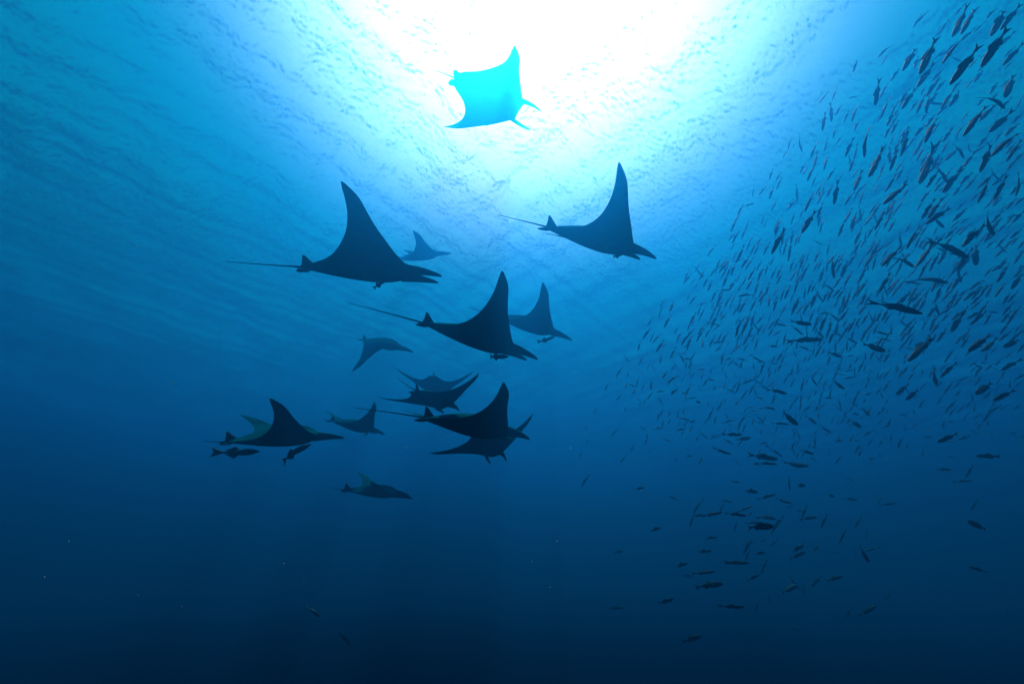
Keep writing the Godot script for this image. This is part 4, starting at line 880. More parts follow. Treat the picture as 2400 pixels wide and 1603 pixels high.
	ends.append_array([6.54, -4.69, -10.04, 6.83, -4.35, -9.99, 10.37, -1.44, -8.64, 10.61, -1.12, -8.51, 13.07, -3.69, -11.17, 13.26, -3.38, -10.97, 10.77, -4.30, -10.80, 10.36, -4.20, -10.73, 10.72, -1.33, -5.95, 10.87, -1.18, -5.81, 13.57, -5.51, -10.89, 13.79, -5.34, -10.71, 6.94, -1.61, -7.78, 7.01, -1.32, -7.60, 6.54, -2.63, -8.44, 6.73, -2.25, -8.36, 9.10, -5.53, -9.76, 9.01, -5.19, -9.68, 11.09, -2.18, -8.63, 11.44, -1.83, -8.58, 8.20, -3.19, -10.77, 8.29, -2.87, -10.54, 13.32, -1.51, -8.87, 13.74, -1.20, -8.83, 4.98, -3.89, -9.12, 5.18, -3.67, -8.93, 4.49, -6.00, -10.29, 4.45, -5.92, -9.90, 5.93, -5.81, -11.54, 6.15, -5.45, -11.64, 6.68, -5.16, -12.74, 7.07, -4.99, -12.85, 12.94, -4.18, -12.17, 12.87, -3.89, -12.07, 7.15, -1.86, -8.86, 7.25, -1.62, -8.63, 10.99, -1.25, -7.66, 11.17, -1.00, -7.51, 10.29, -5.63, -10.49, 10.58, -5.29, -10.43, 11.67, -6.15, -10.01, 12.08, -6.06, -10.03, 7.53, -9.82, -12.38, 7.76, -9.50, -12.34, 10.09, -2.04, -6.65, 10.20, -1.89, -6.48, 7.17, -5.74, -10.52, 7.23, -5.41, -10.34, 10.81, -2.47, -8.31, 11.11, -2.34, -8.22, 9.05, -5.00, -11.93, 9.15, -4.70, -11.66, 10.92, -2.17, -8.40, 11.16, -1.92, -8.27, 11.82, -4.16, -11.58, 12.04, -3.81, -11.42, 13.77, -5.33, -10.72, 14.04, -5.13, -10.59, 10.95, -4.72, -10.50, 11.13, -4.42, -10.34, 8.48, -3.48, -10.85, 8.71, -3.09, -10.75, 5.85, -5.39, -10.98, 5.41, -5.48, -10.92, 9.68, -5.15, -10.29, 9.93, -4.80, -10.22, 10.08, -1.24, -6.46, 10.37, -0.96, -6.39, 6.94, -5.30, -10.32, 7.05, -5.06, -10.07, 7.43, -5.87, -10.30, 7.78, -5.99, -10.37, 4.79, -5.59, -10.96, 4.99, -5.22, -10.90, 11.59, -2.40, -9.55, 11.71, -2.18, -9.32, 4.96, -6.04, -10.05, 5.07, -5.79, -9.83, 12.41, -1.43, -7.98, 12.74, -1.12, -7.91, 3.14, -9.28, -10.96, 2.98, -9.28, -11.26, 9.80, -4.57, -9.83, 9.95, -4.35, -9.62, 11.86, -5.96, -11.13, 12.11, -5.66, -11.01, 5.24, -3.23, -11.35, 5.50, -2.94, -11.17, 1.90, -8.99, -12.64, 2.11, -8.70, -12.50, 5.48, -3.90, -9.64, 5.70, -3.69, -9.46, 10.18, -2.44, -10.49, 10.46, -2.02, -10.41, 7.23, -4.05, -10.72, 7.43, -3.65, -10.63, 7.58, -2.77, -8.97, 7.66, -2.54, -8.74, 9.76, -2.90, -9.60, 9.98, -2.58, -9.47, 12.09, -1.70, -7.85, 12.42, -1.38, -7.79, 9.86, -5.16, -12.23, 9.88, -4.74, -12.11, 10.24, -3.56, -9.47, 10.40, -3.38, -9.27, 5.47, -3.49, -8.67, 5.68, -3.13, -8.61, 9.46, -1.62, -7.41, 9.63, -1.40, -7.26, 9.37, -1.40, -8.87, 9.56, -1.15, -8.70, 5.89, -2.78, -8.86, 6.03, -2.52, -8.68, 7.32, -3.83, -10.18, 7.52, -3.48, -10.06, 13.45, -3.11, -11.08, 13.56, -2.84, -10.83, 4.30, -6.39, -11.50, 4.64, -6.22, -11.42])
	ends.append_array([5.60, -3.43, -10.73, 5.31, -3.18, -10.56, 11.56, -5.07, -10.44, 11.74, -4.88, -10.24, 12.96, -1.69, -9.83, 13.24, -1.43, -9.69, 11.50, -8.04, -11.38, 11.82, -7.95, -11.31, 6.89, -2.02, -6.17, 6.97, -1.79, -6.03, 13.56, -5.22, -11.51, 13.77, -4.94, -11.34, 7.85, -3.91, -9.35, 8.02, -3.58, -9.24, 8.27, -1.60, -9.00, 8.37, -1.34, -8.78, 10.71, -1.91, -9.96, 10.96, -1.55, -9.84, 11.38, -2.27, -10.82, 11.63, -2.06, -10.62, 10.12, -5.88, -12.01, 10.34, -5.55, -11.87, 6.66, -4.11, -9.65, 6.72, -3.84, -9.43, 8.13, -11.99, -16.24, 8.07, -11.60, -16.02, 9.78, -2.15, -8.19, 9.97, -1.89, -8.05, 9.87, -1.08, -5.92, 9.51, -1.06, -5.81, 14.67, -1.40, -10.18, 14.87, -1.27, -9.97, 8.83, -2.80, -10.84, 8.90, -2.50, -10.59, 9.63, -5.79, -10.54, 9.89, -5.45, -10.48, 6.95, -6.12, -11.50, 7.15, -5.76, -11.44, 7.78, -1.28, -7.08, 8.02, -0.93, -7.02, 12.54, -5.33, -11.24, 12.91, -5.02, -11.19, 5.81, -7.07, -12.83, 5.96, -6.75, -12.62, 5.52, -3.77, -10.74, 5.64, -3.50, -10.50, 11.14, -3.69, -10.35, 11.37, -3.49, -10.18, 7.21, -1.65, -5.80, 7.34, -1.36, -5.70, 7.58, -5.37, -10.12, 7.41, -5.12, -9.89, 6.30, -4.03, -11.83, 6.51, -3.67, -11.69, 8.16, -2.06, -9.18, 8.31, -1.82, -8.98, 8.90, -1.48, -5.57, 9.18, -1.33, -5.52, 4.80, -6.02, -10.06, 4.97, -5.64, -10.26, 13.91, -2.35, -9.64, 14.19, -2.04, -9.54, 10.21, -3.08, -10.71, 10.34, -2.80, -10.49, 13.68, -3.10, -9.67, 13.96, -2.84, -9.56, 9.90, -5.01, -10.78, 10.20, -4.74, -10.69, 7.99, -5.42, -12.24, 8.29, -5.07, -12.18, 8.37, -1.69, -5.60, 8.53, -1.55, -5.49, 12.01, -1.29, -8.14, 11.82, -1.05, -7.93, 13.35, -1.84, -10.23, 13.71, -1.64, -10.14, 10.39, -5.54, -11.90, 10.56, -5.19, -11.96, 13.58, -3.05, -11.76, 13.80, -2.82, -11.55, 8.75, -2.10, -10.94, 8.92, -1.68, -10.82, 11.71, -5.64, -13.04, 11.95, -5.36, -12.85, 6.74, -1.96, -9.25, 6.37, -2.09, -9.29, 9.54, -1.17, -6.24, 9.71, -0.97, -6.12, 11.93, -2.59, -9.86, 12.04, -2.33, -9.66, 13.95, -2.59, -10.43, 14.30, -2.34, -10.34, 6.13, -3.25, -10.57, 6.38, -2.93, -10.47, 4.65, -9.79, -12.16, 5.03, -9.75, -12.24, 8.13, -1.70, -9.55, 8.21, -1.40, -9.35, 8.52, -3.52, -10.30, 8.70, -3.20, -10.16, 8.55, -2.34, -10.54, 8.72, -1.93, -10.43, 6.23, -4.16, -10.05, 6.42, -3.85, -9.94, 6.35, -5.08, -10.72, 6.60, -4.75, -10.66, 7.23, -2.12, -9.97, 7.32, -1.80, -9.78, 11.74, -4.98, -10.92, 11.93, -4.61, -10.83, 6.41, -4.85, -12.16, 6.65, -4.49, -12.06, 10.97, -4.42, -12.82, 11.07, -4.06, -12.61, 9.18, -4.82, -10.98, 9.37, -4.56, -10.80, 11.60, -1.87, -9.67, 11.79, -1.60, -9.50, 7.34, -4.75, -11.80, 7.57, -4.38, -11.72])
	ends.append_array([12.73, -1.74, -10.85, 13.04, -1.38, -10.74, 10.79, -3.78, -10.66, 10.95, -3.48, -10.49, 11.28, -2.00, -11.15, 11.49, -1.67, -10.98, 12.21, -4.66, -11.27, 12.32, -4.43, -11.03, 5.65, -4.65, -11.98, 5.92, -4.31, -11.90, 8.66, -2.01, -10.37, 8.82, -1.64, -10.24, 8.64, -4.02, -11.89, 8.82, -3.60, -11.81, 14.19, -3.34, -10.61, 14.38, -3.14, -10.43, 6.30, -5.57, -10.79, 6.51, -5.25, -10.70, 7.10, -3.75, -12.36, 7.25, -3.45, -12.11, 8.21, -3.65, -10.66, 8.43, -3.32, -10.55, 6.42, -7.16, -10.76, 6.31, -7.01, -10.93, 11.48, -1.96, -7.26, 11.64, -1.74, -7.13, 10.08, -4.81, -11.34, 9.96, -4.47, -11.23, 7.62, -3.80, -11.69, 7.76, -3.43, -11.54, 11.25, -3.53, -11.64, 11.48, -3.14, -11.54, 9.48, -3.39, -11.41, 9.57, -3.11, -11.16, 14.44, -4.96, -11.28, 14.57, -4.74, -11.06, 11.58, -5.00, -11.06, 11.67, -4.75, -10.83, 3.83, -5.51, -10.84, 4.08, -5.24, -10.75, 13.99, -1.47, -9.80, 14.30, -1.16, -9.72, 7.92, -6.67, -11.50, 7.96, -6.39, -11.26, 10.48, -9.13, -14.21, 10.00, -9.11, -14.09, 8.46, -1.52, -5.15, 8.59, -1.44, -5.03, 10.55, -2.26, -9.41, 10.72, -2.04, -9.23, 9.43, -1.81, -6.84, 9.65, -1.57, -6.76, 11.06, -2.81, -9.40, 11.17, -2.63, -9.18, 9.72, -4.71, -12.68, 9.96, -4.33, -12.58, 9.18, -6.19, -11.82, 9.35, -5.87, -11.69, 14.98, -5.47, -13.35, 15.26, -5.09, -13.25, 10.14, -1.38, -8.07, 10.42, -1.09, -7.99, 7.90, -2.81, -10.48, 7.75, -2.54, -10.24, 13.10, -3.35, -11.99, 13.20, -3.08, -11.73, 9.32, -3.34, -12.05, 9.47, -2.91, -11.97, 9.72, -4.45, -10.76, 9.97, -4.15, -10.66, 15.98, -1.24, -11.17, 16.11, -0.99, -10.94, 9.77, -5.92, -11.06, 9.89, -5.66, -10.86, 10.86, -4.30, -13.30, 11.09, -3.99, -13.12, 7.76, -4.46, -11.09, 7.95, -4.16, -10.95, 14.25, -9.38, -14.69, 14.42, -9.09, -14.48, 9.96, -1.55, -8.87, 10.12, -1.35, -8.69, 6.17, -3.38, -10.70, 6.28, -3.10, -10.49, 9.12, -1.32, -8.99, 9.26, -1.10, -8.80, 5.47, -4.54, -12.40, 5.77, -4.24, -12.33, 8.41, -1.84, -6.84, 8.53, -1.67, -6.69, 3.28, -5.62, -13.04, 3.46, -5.33, -12.81, 13.01, -2.41, -11.77, 13.11, -2.15, -11.51, 9.63, -9.97, -13.51, 9.88, -9.69, -13.45, 10.42, -4.52, -12.64, 10.65, -4.24, -12.46, 12.37, -4.27, -10.42, 12.72, -4.06, -10.37, 6.60, -3.35, -12.08, 6.66, -3.06, -11.80, 9.15, -4.42, -11.75, 9.38, -4.07, -11.66, 7.95, -1.26, -8.84, 8.19, -0.91, -8.77, 6.37, -6.64, -13.20, 6.47, -6.34, -12.93, 6.03, -7.44, -13.55, 5.75, -7.21, -13.51, 12.98, -7.39, -11.93, 13.29, -7.12, -11.88, 7.08, -6.35, -12.55, 7.23, -6.07, -12.32, 11.59, -2.83, -11.25, 11.82, -2.59, -11.08, 8.56, -2.85, -10.77, 8.73, -2.58, -10.59, 13.30, -6.66, -13.02, 13.58, -6.40, -12.90])
	ends.append_array([10.03, -4.79, -11.94, 9.79, -4.54, -11.94, 14.00, -3.31, -9.91, 14.36, -3.00, -9.88, 9.41, -1.60, -7.65, 9.48, -1.40, -7.47, 6.00, -3.74, -10.27, 6.19, -3.38, -10.20, 12.02, -5.88, -13.57, 12.20, -5.58, -13.36, 13.50, -5.98, -11.70, 13.80, -5.73, -11.62, 11.08, -4.94, -11.84, 10.63, -5.08, -11.78, 10.70, -7.61, -15.83, 10.38, -7.50, -15.70, 7.47, -3.55, -10.62, 7.57, -3.32, -10.39, 10.61, -1.60, -6.60, 10.89, -1.33, -6.56, 5.74, -9.54, -9.04, 5.35, -9.60, -8.70, 11.78, -4.37, -11.76, 11.88, -4.11, -11.54, 7.03, -4.71, -12.11, 7.07, -4.43, -11.85, 6.81, -4.08, -11.58, 6.95, -3.73, -11.45, 12.32, -1.78, -11.92, 12.57, -1.46, -11.78, 12.12, -1.33, -9.21, 12.34, -1.14, -9.06, 10.64, -2.33, -10.26, 10.76, -2.08, -10.07, 9.99, -2.02, -8.44, 10.23, -1.74, -8.36, 9.10, -3.07, -10.84, 9.22, -2.79, -10.65, 6.23, -2.57, -10.11, 6.50, -2.30, -10.02, 16.69, -2.50, -12.27, 17.09, -2.20, -12.21, 10.06, -7.60, -12.58, 10.45, -7.42, -12.60, 6.81, -5.91, -10.23, 6.41, -6.04, -9.98, 6.12, -5.79, -13.38, 6.33, -5.49, -13.20, 7.10, -5.45, -12.64, 6.79, -5.25, -12.55, 7.47, -1.99, -8.26, 7.63, -1.75, -8.13, 10.47, -1.90, -6.28, 10.69, -1.66, -6.21, 8.75, -4.54, -10.91, 9.17, -4.46, -10.96, 10.17, -2.78, -10.74, 10.28, -2.54, -10.53, 6.79, -1.82, -9.10, 7.07, -1.54, -9.04, 9.46, -1.96, -8.23, 9.68, -1.62, -8.17, 12.83, -5.36, -13.17, 13.11, -5.08, -13.05, 10.29, -5.08, -13.28, 10.45, -4.72, -13.15, 16.05, -5.86, -14.34, 16.33, -5.57, -14.20, 7.40, -5.03, -11.36, 7.54, -4.77, -11.18, 8.02, -4.33, -12.24, 8.25, -4.06, -12.09, 9.08, -1.41, -7.02, 9.25, -1.20, -6.91, 8.00, -2.49, -10.60, 8.10, -2.27, -10.37, 10.84, -12.42, -16.93, 11.04, -12.10, -16.79, 8.78, -4.66, -11.71, 8.83, -4.39, -11.47, 7.00, -7.48, -13.98, 6.66, -7.32, -13.96, 10.94, -1.73, -9.25, 11.22, -1.40, -9.18, 7.55, -4.85, -12.36, 7.63, -4.55, -12.14, 10.66, -2.98, -12.00, 10.80, -2.69, -11.79, 5.60, -6.01, -13.57, 5.83, -5.65, -13.51, 12.23, -1.69, -10.78, 12.51, -1.33, -10.70, 7.85, -3.02, -10.11, 7.97, -2.66, -10.01, 7.76, -2.58, -11.58, 7.93, -2.26, -11.43, 6.56, -4.83, -12.73, 6.72, -4.54, -12.53, 14.75, -5.68, -14.39, 15.12, -5.38, -14.32, 6.31, -2.36, -12.83, 6.35, -2.31, -12.47, 9.84, -2.06, -12.69, 9.91, -1.72, -12.47, 12.49, -4.73, -12.71, 12.97, -4.75, -12.82, 12.49, -4.67, -13.80, 12.72, -4.39, -13.62, 12.61, -4.71, -12.68, 12.72, -4.42, -12.46, 7.50, -1.78, -9.75, 7.70, -1.43, -9.66, 6.15, -2.10, -12.27, 6.37, -1.78, -12.11, 16.22, -12.44, -17.06, 16.19, -12.10, -16.97, 7.58, -1.56, -6.45, 7.84, -1.51, -6.40, 8.97, -3.62, -11.23, 9.09, -3.37, -11.02])
	ends.append_array([7.11, -1.90, -10.84, 7.29, -1.54, -10.73, 6.29, -3.42, -13.64, 6.51, -3.04, -13.73, 8.90, -1.64, -11.53, 8.94, -1.37, -11.27, 6.58, -2.14, -8.26, 6.68, -1.87, -8.12, 6.73, -4.60, -11.54, 6.90, -4.33, -11.38, 13.12, -2.17, -10.29, 13.45, -1.90, -10.22, 7.56, -10.76, -16.08, 7.69, -10.44, -15.87, 8.91, -4.72, -13.96, 9.04, -4.41, -13.73, 10.84, -3.60, -13.83, 11.02, -3.30, -13.61, 7.09, -1.25, -9.76, 7.07, -1.00, -9.52, 5.11, -4.21, -10.93, 5.37, -3.92, -10.88, 11.27, -6.33, -13.87, 10.95, -6.11, -13.72, 9.94, -5.74, -12.26, 10.23, -5.72, -12.15, 6.56, -3.67, -12.80, 6.72, -3.36, -12.61, 6.43, -4.21, -12.49, 6.69, -4.05, -12.30, 6.11, -3.58, -12.68, 6.23, -3.25, -12.49, 10.20, -6.62, -12.72, 10.28, -6.36, -12.49, 7.99, -3.18, -12.21, 8.25, -2.78, -12.18, 7.11, -2.17, -11.63, 7.40, -2.20, -11.45, 7.36, -4.53, -13.15, 7.46, -4.21, -12.93, 8.50, -6.59, -14.58, 8.19, -6.37, -14.50, 9.16, -2.48, -10.41, 8.91, -2.27, -10.41, 9.96, -1.40, -9.71, 10.19, -1.14, -9.60, 11.02, -6.34, -14.24, 10.76, -6.11, -14.23, 10.05, -2.12, -10.28, 10.27, -1.76, -10.22, 13.32, -1.85, -11.42, 12.94, -1.71, -11.31, 6.19, -10.56, -9.89, 5.90, -10.70, -9.63, 8.47, -9.09, -11.37, 8.48, -8.94, -11.57, 13.56, -6.77, -13.06, 13.70, -6.55, -12.84, 9.31, -2.20, -12.07, 9.41, -2.00, -11.79, 11.50, -5.13, -14.28, 11.96, -5.06, -14.32, 5.88, -11.18, -17.27, 6.35, -11.26, -17.48, 10.90, -2.05, -11.07, 11.19, -1.70, -11.02, 9.01, -1.71, -6.28, 9.10, -1.52, -6.16, 9.32, -2.61, -13.54, 9.49, -2.24, -13.39, 6.44, -3.16, -12.51, 6.11, -3.22, -12.65, 6.86, -5.00, -12.39, 7.15, -4.76, -12.31, 5.65, -5.01, -13.29, 5.53, -4.63, -13.31, 7.77, -3.23, -12.23, 7.92, -2.94, -12.05, 7.77, -6.61, -12.76, 7.90, -6.38, -12.52, 6.51, -3.22, -12.24, 6.68, -2.87, -12.13, 7.49, -1.85, -11.16, 7.69, -1.51, -11.05, 6.73, -6.98, -13.12, 6.42, -7.02, -13.25, 4.16, -4.91, -11.98, 4.27, -4.66, -11.75, 7.11, -1.39, -8.23, 7.20, -1.23, -8.04, 13.22, -4.38, -13.68, 13.39, -4.08, -13.50, 7.29, -9.91, -15.86, 7.47, -9.58, -15.81, 15.04, -3.73, -14.59, 15.29, -3.43, -14.42, 9.44, -6.20, -10.42, 9.57, -5.90, -10.59, 7.81, -3.95, -13.78, 8.06, -3.58, -13.72, 9.55, -2.16, -8.70, 9.74, -1.91, -8.59, 8.28, -2.14, -8.81, 8.35, -1.83, -8.70, 7.81, -6.88, -14.84, 7.94, -6.56, -14.65, 11.39, -4.93, -12.35, 11.64, -4.60, -12.29, 7.37, -6.96, -14.25, 7.60, -6.58, -14.27, 8.11, -5.65, -14.98, 8.42, -5.30, -14.94, 5.92, -6.38, -10.58, 5.83, -6.29, -10.26, 4.30, -4.14, -12.37, 4.48, -3.86, -12.21, 11.58, -4.39, -12.96, 11.63, -4.13, -12.71, 6.81, -3.77, -12.68, 7.07, -3.46, -12.60])
	ends.append_array([8.36, -3.97, -13.84, 8.45, -3.67, -13.61, 8.45, -2.17, -11.87, 8.54, -1.91, -11.64, 13.60, -5.92, -12.36, 13.37, -5.96, -12.51, 7.57, -3.11, -12.65, 7.60, -2.88, -12.34, 10.15, -5.26, -13.94, 10.36, -4.96, -13.79, 16.01, -5.16, -15.14, 16.41, -4.89, -15.09, 5.46, -8.97, -15.38, 5.10, -8.86, -15.31, 8.72, -2.89, -12.57, 9.00, -2.52, -12.54, 10.16, -5.93, -14.99, 10.08, -5.60, -14.75, 7.04, -5.15, -14.40, 6.65, -5.22, -14.14, 12.86, -5.55, -13.45, 13.10, -5.29, -13.33, 10.07, -11.83, -17.70, 10.20, -11.48, -17.64, 11.64, -4.77, -14.73, 11.98, -4.86, -14.68, 8.00, -3.48, -13.31, 8.20, -3.15, -13.18, 5.59, -4.92, -13.91, 5.63, -4.59, -13.97, 10.40, -3.79, -13.90, 10.28, -3.49, -13.63, 6.76, -9.02, -15.08, 7.12, -9.11, -15.11, 8.19, -1.44, -7.75, 8.33, -1.27, -7.62, 5.65, -3.98, -13.55, 5.93, -3.66, -13.69, 4.88, -4.99, -13.35, 4.78, -4.89, -12.94, 3.68, -6.77, -11.08, 3.57, -6.71, -10.65, 3.72, -6.80, -10.22, 3.92, -6.56, -10.36, 7.80, -4.09, -13.22, 8.20, -3.99, -13.23, 16.01, -4.69, -14.28, 16.27, -4.52, -14.12, 12.16, -6.17, -13.29, 12.46, -5.91, -13.23, 7.24, -1.66, -10.73, 7.22, -1.51, -10.42, 9.51, -6.66, -14.77, 9.59, -6.37, -14.50, 14.58, -5.30, -14.95, 14.76, -5.06, -14.72, 11.89, -3.34, -14.55, 12.06, -3.04, -14.34, 15.27, -6.25, -15.03, 15.53, -5.95, -14.92, 10.32, -7.38, -14.15, 10.74, -7.30, -14.21, 10.80, -10.57, -16.20, 10.49, -10.50, -16.25, 12.25, -6.89, -14.22, 12.42, -6.58, -14.10, 11.31, -2.90, -12.26, 11.33, -2.62, -12.03, 7.84, -1.51, -11.90, 8.03, -1.17, -11.79, 10.82, -4.74, -13.25, 10.81, -4.54, -12.89, 6.92, -2.98, -13.28, 6.93, -2.87, -12.96, 15.23, -5.42, -14.69, 15.57, -5.12, -14.63, 8.07, -1.52, -11.64, 8.31, -1.14, -11.59, 12.77, -6.50, -13.40, 13.05, -6.22, -13.35, 5.00, -3.35, -13.15, 5.10, -3.06, -12.92, 5.77, -4.99, -13.21, 5.96, -4.73, -13.04, 9.76, -4.81, -15.99, 10.10, -4.59, -15.88, 7.36, -6.75, -16.08, 7.67, -6.60, -15.89, 3.41, -6.08, -13.91, 3.64, -5.85, -13.72, 7.16, -1.72, -12.94, 7.30, -1.46, -12.71, 13.99, -4.12, -13.37, 14.33, -3.77, -13.35, 11.82, -5.55, -13.37, 11.75, -5.27, -13.12, 9.92, -2.54, -13.50, 9.94, -2.31, -13.17, 7.08, -9.29, -16.20, 7.22, -8.99, -15.99, 9.87, -2.55, -14.95, 9.94, -2.23, -14.69, 8.39, -4.90, -14.15, 8.22, -4.62, -13.87, 6.81, -2.57, -12.02, 7.01, -2.21, -11.96, 7.15, -1.72, -11.61, 7.28, -1.49, -11.40, 17.07, -6.06, -15.01, 17.22, -5.93, -14.76, 7.29, -5.80, -13.51, 7.29, -5.56, -13.18, 11.62, -1.53, -10.82, 11.90, -1.21, -10.77, 10.88, -7.29, -16.93, 11.03, -7.00, -16.66, 10.64, -6.39, -13.81, 10.70, -6.02, -13.82, 16.55, -5.27, -13.99, 16.62, -5.00, -13.76])
	ends.append_array([10.72, -6.03, -15.00, 11.07, -5.78, -14.95, 8.67, -12.38, -18.52, 8.67, -12.03, -18.12, 14.49, -2.09, -14.71, 14.85, -1.88, -14.61, 6.12, -2.28, -12.79, 6.34, -2.10, -12.58, 12.94, -5.51, -14.98, 13.08, -5.25, -14.75, 9.36, -3.56, -14.13, 9.72, -3.35, -14.08, 8.03, -10.20, -16.21, 7.62, -10.30, -16.15, 6.39, -1.44, -13.65, 6.64, -1.07, -13.58, 9.14, -7.32, -14.00, 9.19, -6.97, -14.05, 13.55, -11.98, -18.63, 13.81, -11.69, -18.54, 10.41, -3.18, -15.76, 10.55, -2.83, -15.55, 8.58, -1.75, -14.86, 8.80, -1.38, -14.74, 11.24, -7.62, -14.67, 11.56, -7.31, -14.69, 7.23, -2.84, -13.39, 7.41, -2.59, -13.19, 11.47, -1.57, -12.13, 11.56, -1.32, -11.92, 12.57, -4.02, -15.61, 12.67, -3.72, -15.36, 8.06, -5.51, -12.14, 7.94, -5.45, -11.76, 14.93, -4.68, -13.03, 15.04, -4.50, -12.80, 14.15, -6.94, -16.28, 14.33, -6.69, -16.06, 7.23, -5.03, -16.50, 6.80, -5.08, -16.49, 14.46, -5.84, -15.98, 14.95, -5.94, -16.18, 10.22, -7.33, -14.98, 10.27, -6.99, -14.87, 18.38, -5.69, -16.62, 18.74, -5.36, -16.58, 7.36, -5.85, -13.86, 7.44, -5.65, -13.54, 7.29, -4.93, -13.06, 7.52, -5.10, -12.91, 8.39, -3.97, -13.20, 8.55, -3.69, -13.04, 16.51, -5.69, -15.17, 16.38, -5.37, -14.95, 8.71, -3.98, -14.43, 8.94, -3.64, -14.35, 8.28, -1.58, -13.61, 8.48, -1.20, -13.53, 4.40, -5.25, -14.76, 4.44, -5.00, -14.42, 9.43, -7.43, -15.05, 9.61, -7.12, -14.95, 7.24, -6.86, -13.79, 7.62, -6.56, -13.93, 11.01, -5.57, -15.12, 11.22, -5.23, -15.03, 16.74, -4.30, -14.07, 16.83, -4.13, -13.81, 9.39, -12.74, -17.73, 9.87, -12.89, -18.07, 4.03, -4.78, -12.84, 4.17, -4.42, -12.82, 19.59, -5.46, -16.72, 20.05, -5.26, -16.71, 8.11, -4.02, -13.98, 8.33, -3.64, -13.96, 11.15, -6.71, -13.54, 11.53, -6.37, -13.65, 7.64, -3.57, -13.32, 7.86, -3.25, -13.24, 11.48, -7.68, -16.06, 11.78, -7.40, -16.02, 4.89, -7.50, -13.55, 4.77, -7.38, -13.85, 12.44, -4.70, -12.76, 12.54, -4.54, -12.52, 3.73, -5.18, -12.84, 3.45, -5.04, -12.60, 5.36, -2.71, -13.88, 5.51, -2.45, -13.65, 7.28, -9.74, -11.81, 7.28, -9.66, -12.09, 6.74, -2.98, -12.78, 6.93, -2.57, -12.80, 9.19, -2.77, -12.00, 9.18, -2.58, -11.72, 10.79, -3.16, -13.51, 10.88, -2.96, -13.24, 11.61, -6.19, -14.80, 11.89, -5.92, -14.74, 9.70, -2.13, -12.22, 9.87, -1.79, -12.13, 6.78, -4.93, -13.18, 6.84, -4.73, -12.88, 4.82, -4.07, -15.53, 5.08, -3.72, -15.50, 17.10, -4.74, -15.58, 17.40, -4.68, -15.46, 9.73, -5.22, -17.01, 9.29, -5.32, -16.97, 8.82, -3.64, -15.31, 9.05, -3.30, -15.22, 8.98, -6.88, -14.92, 8.93, -6.63, -14.59, 15.43, -5.77, -13.26, 15.33, -5.63, -12.89, 13.26, -5.78, -17.33, 13.32, -5.46, -17.08, 2.65, -10.62, -11.75, 2.55, -10.63, -12.12])
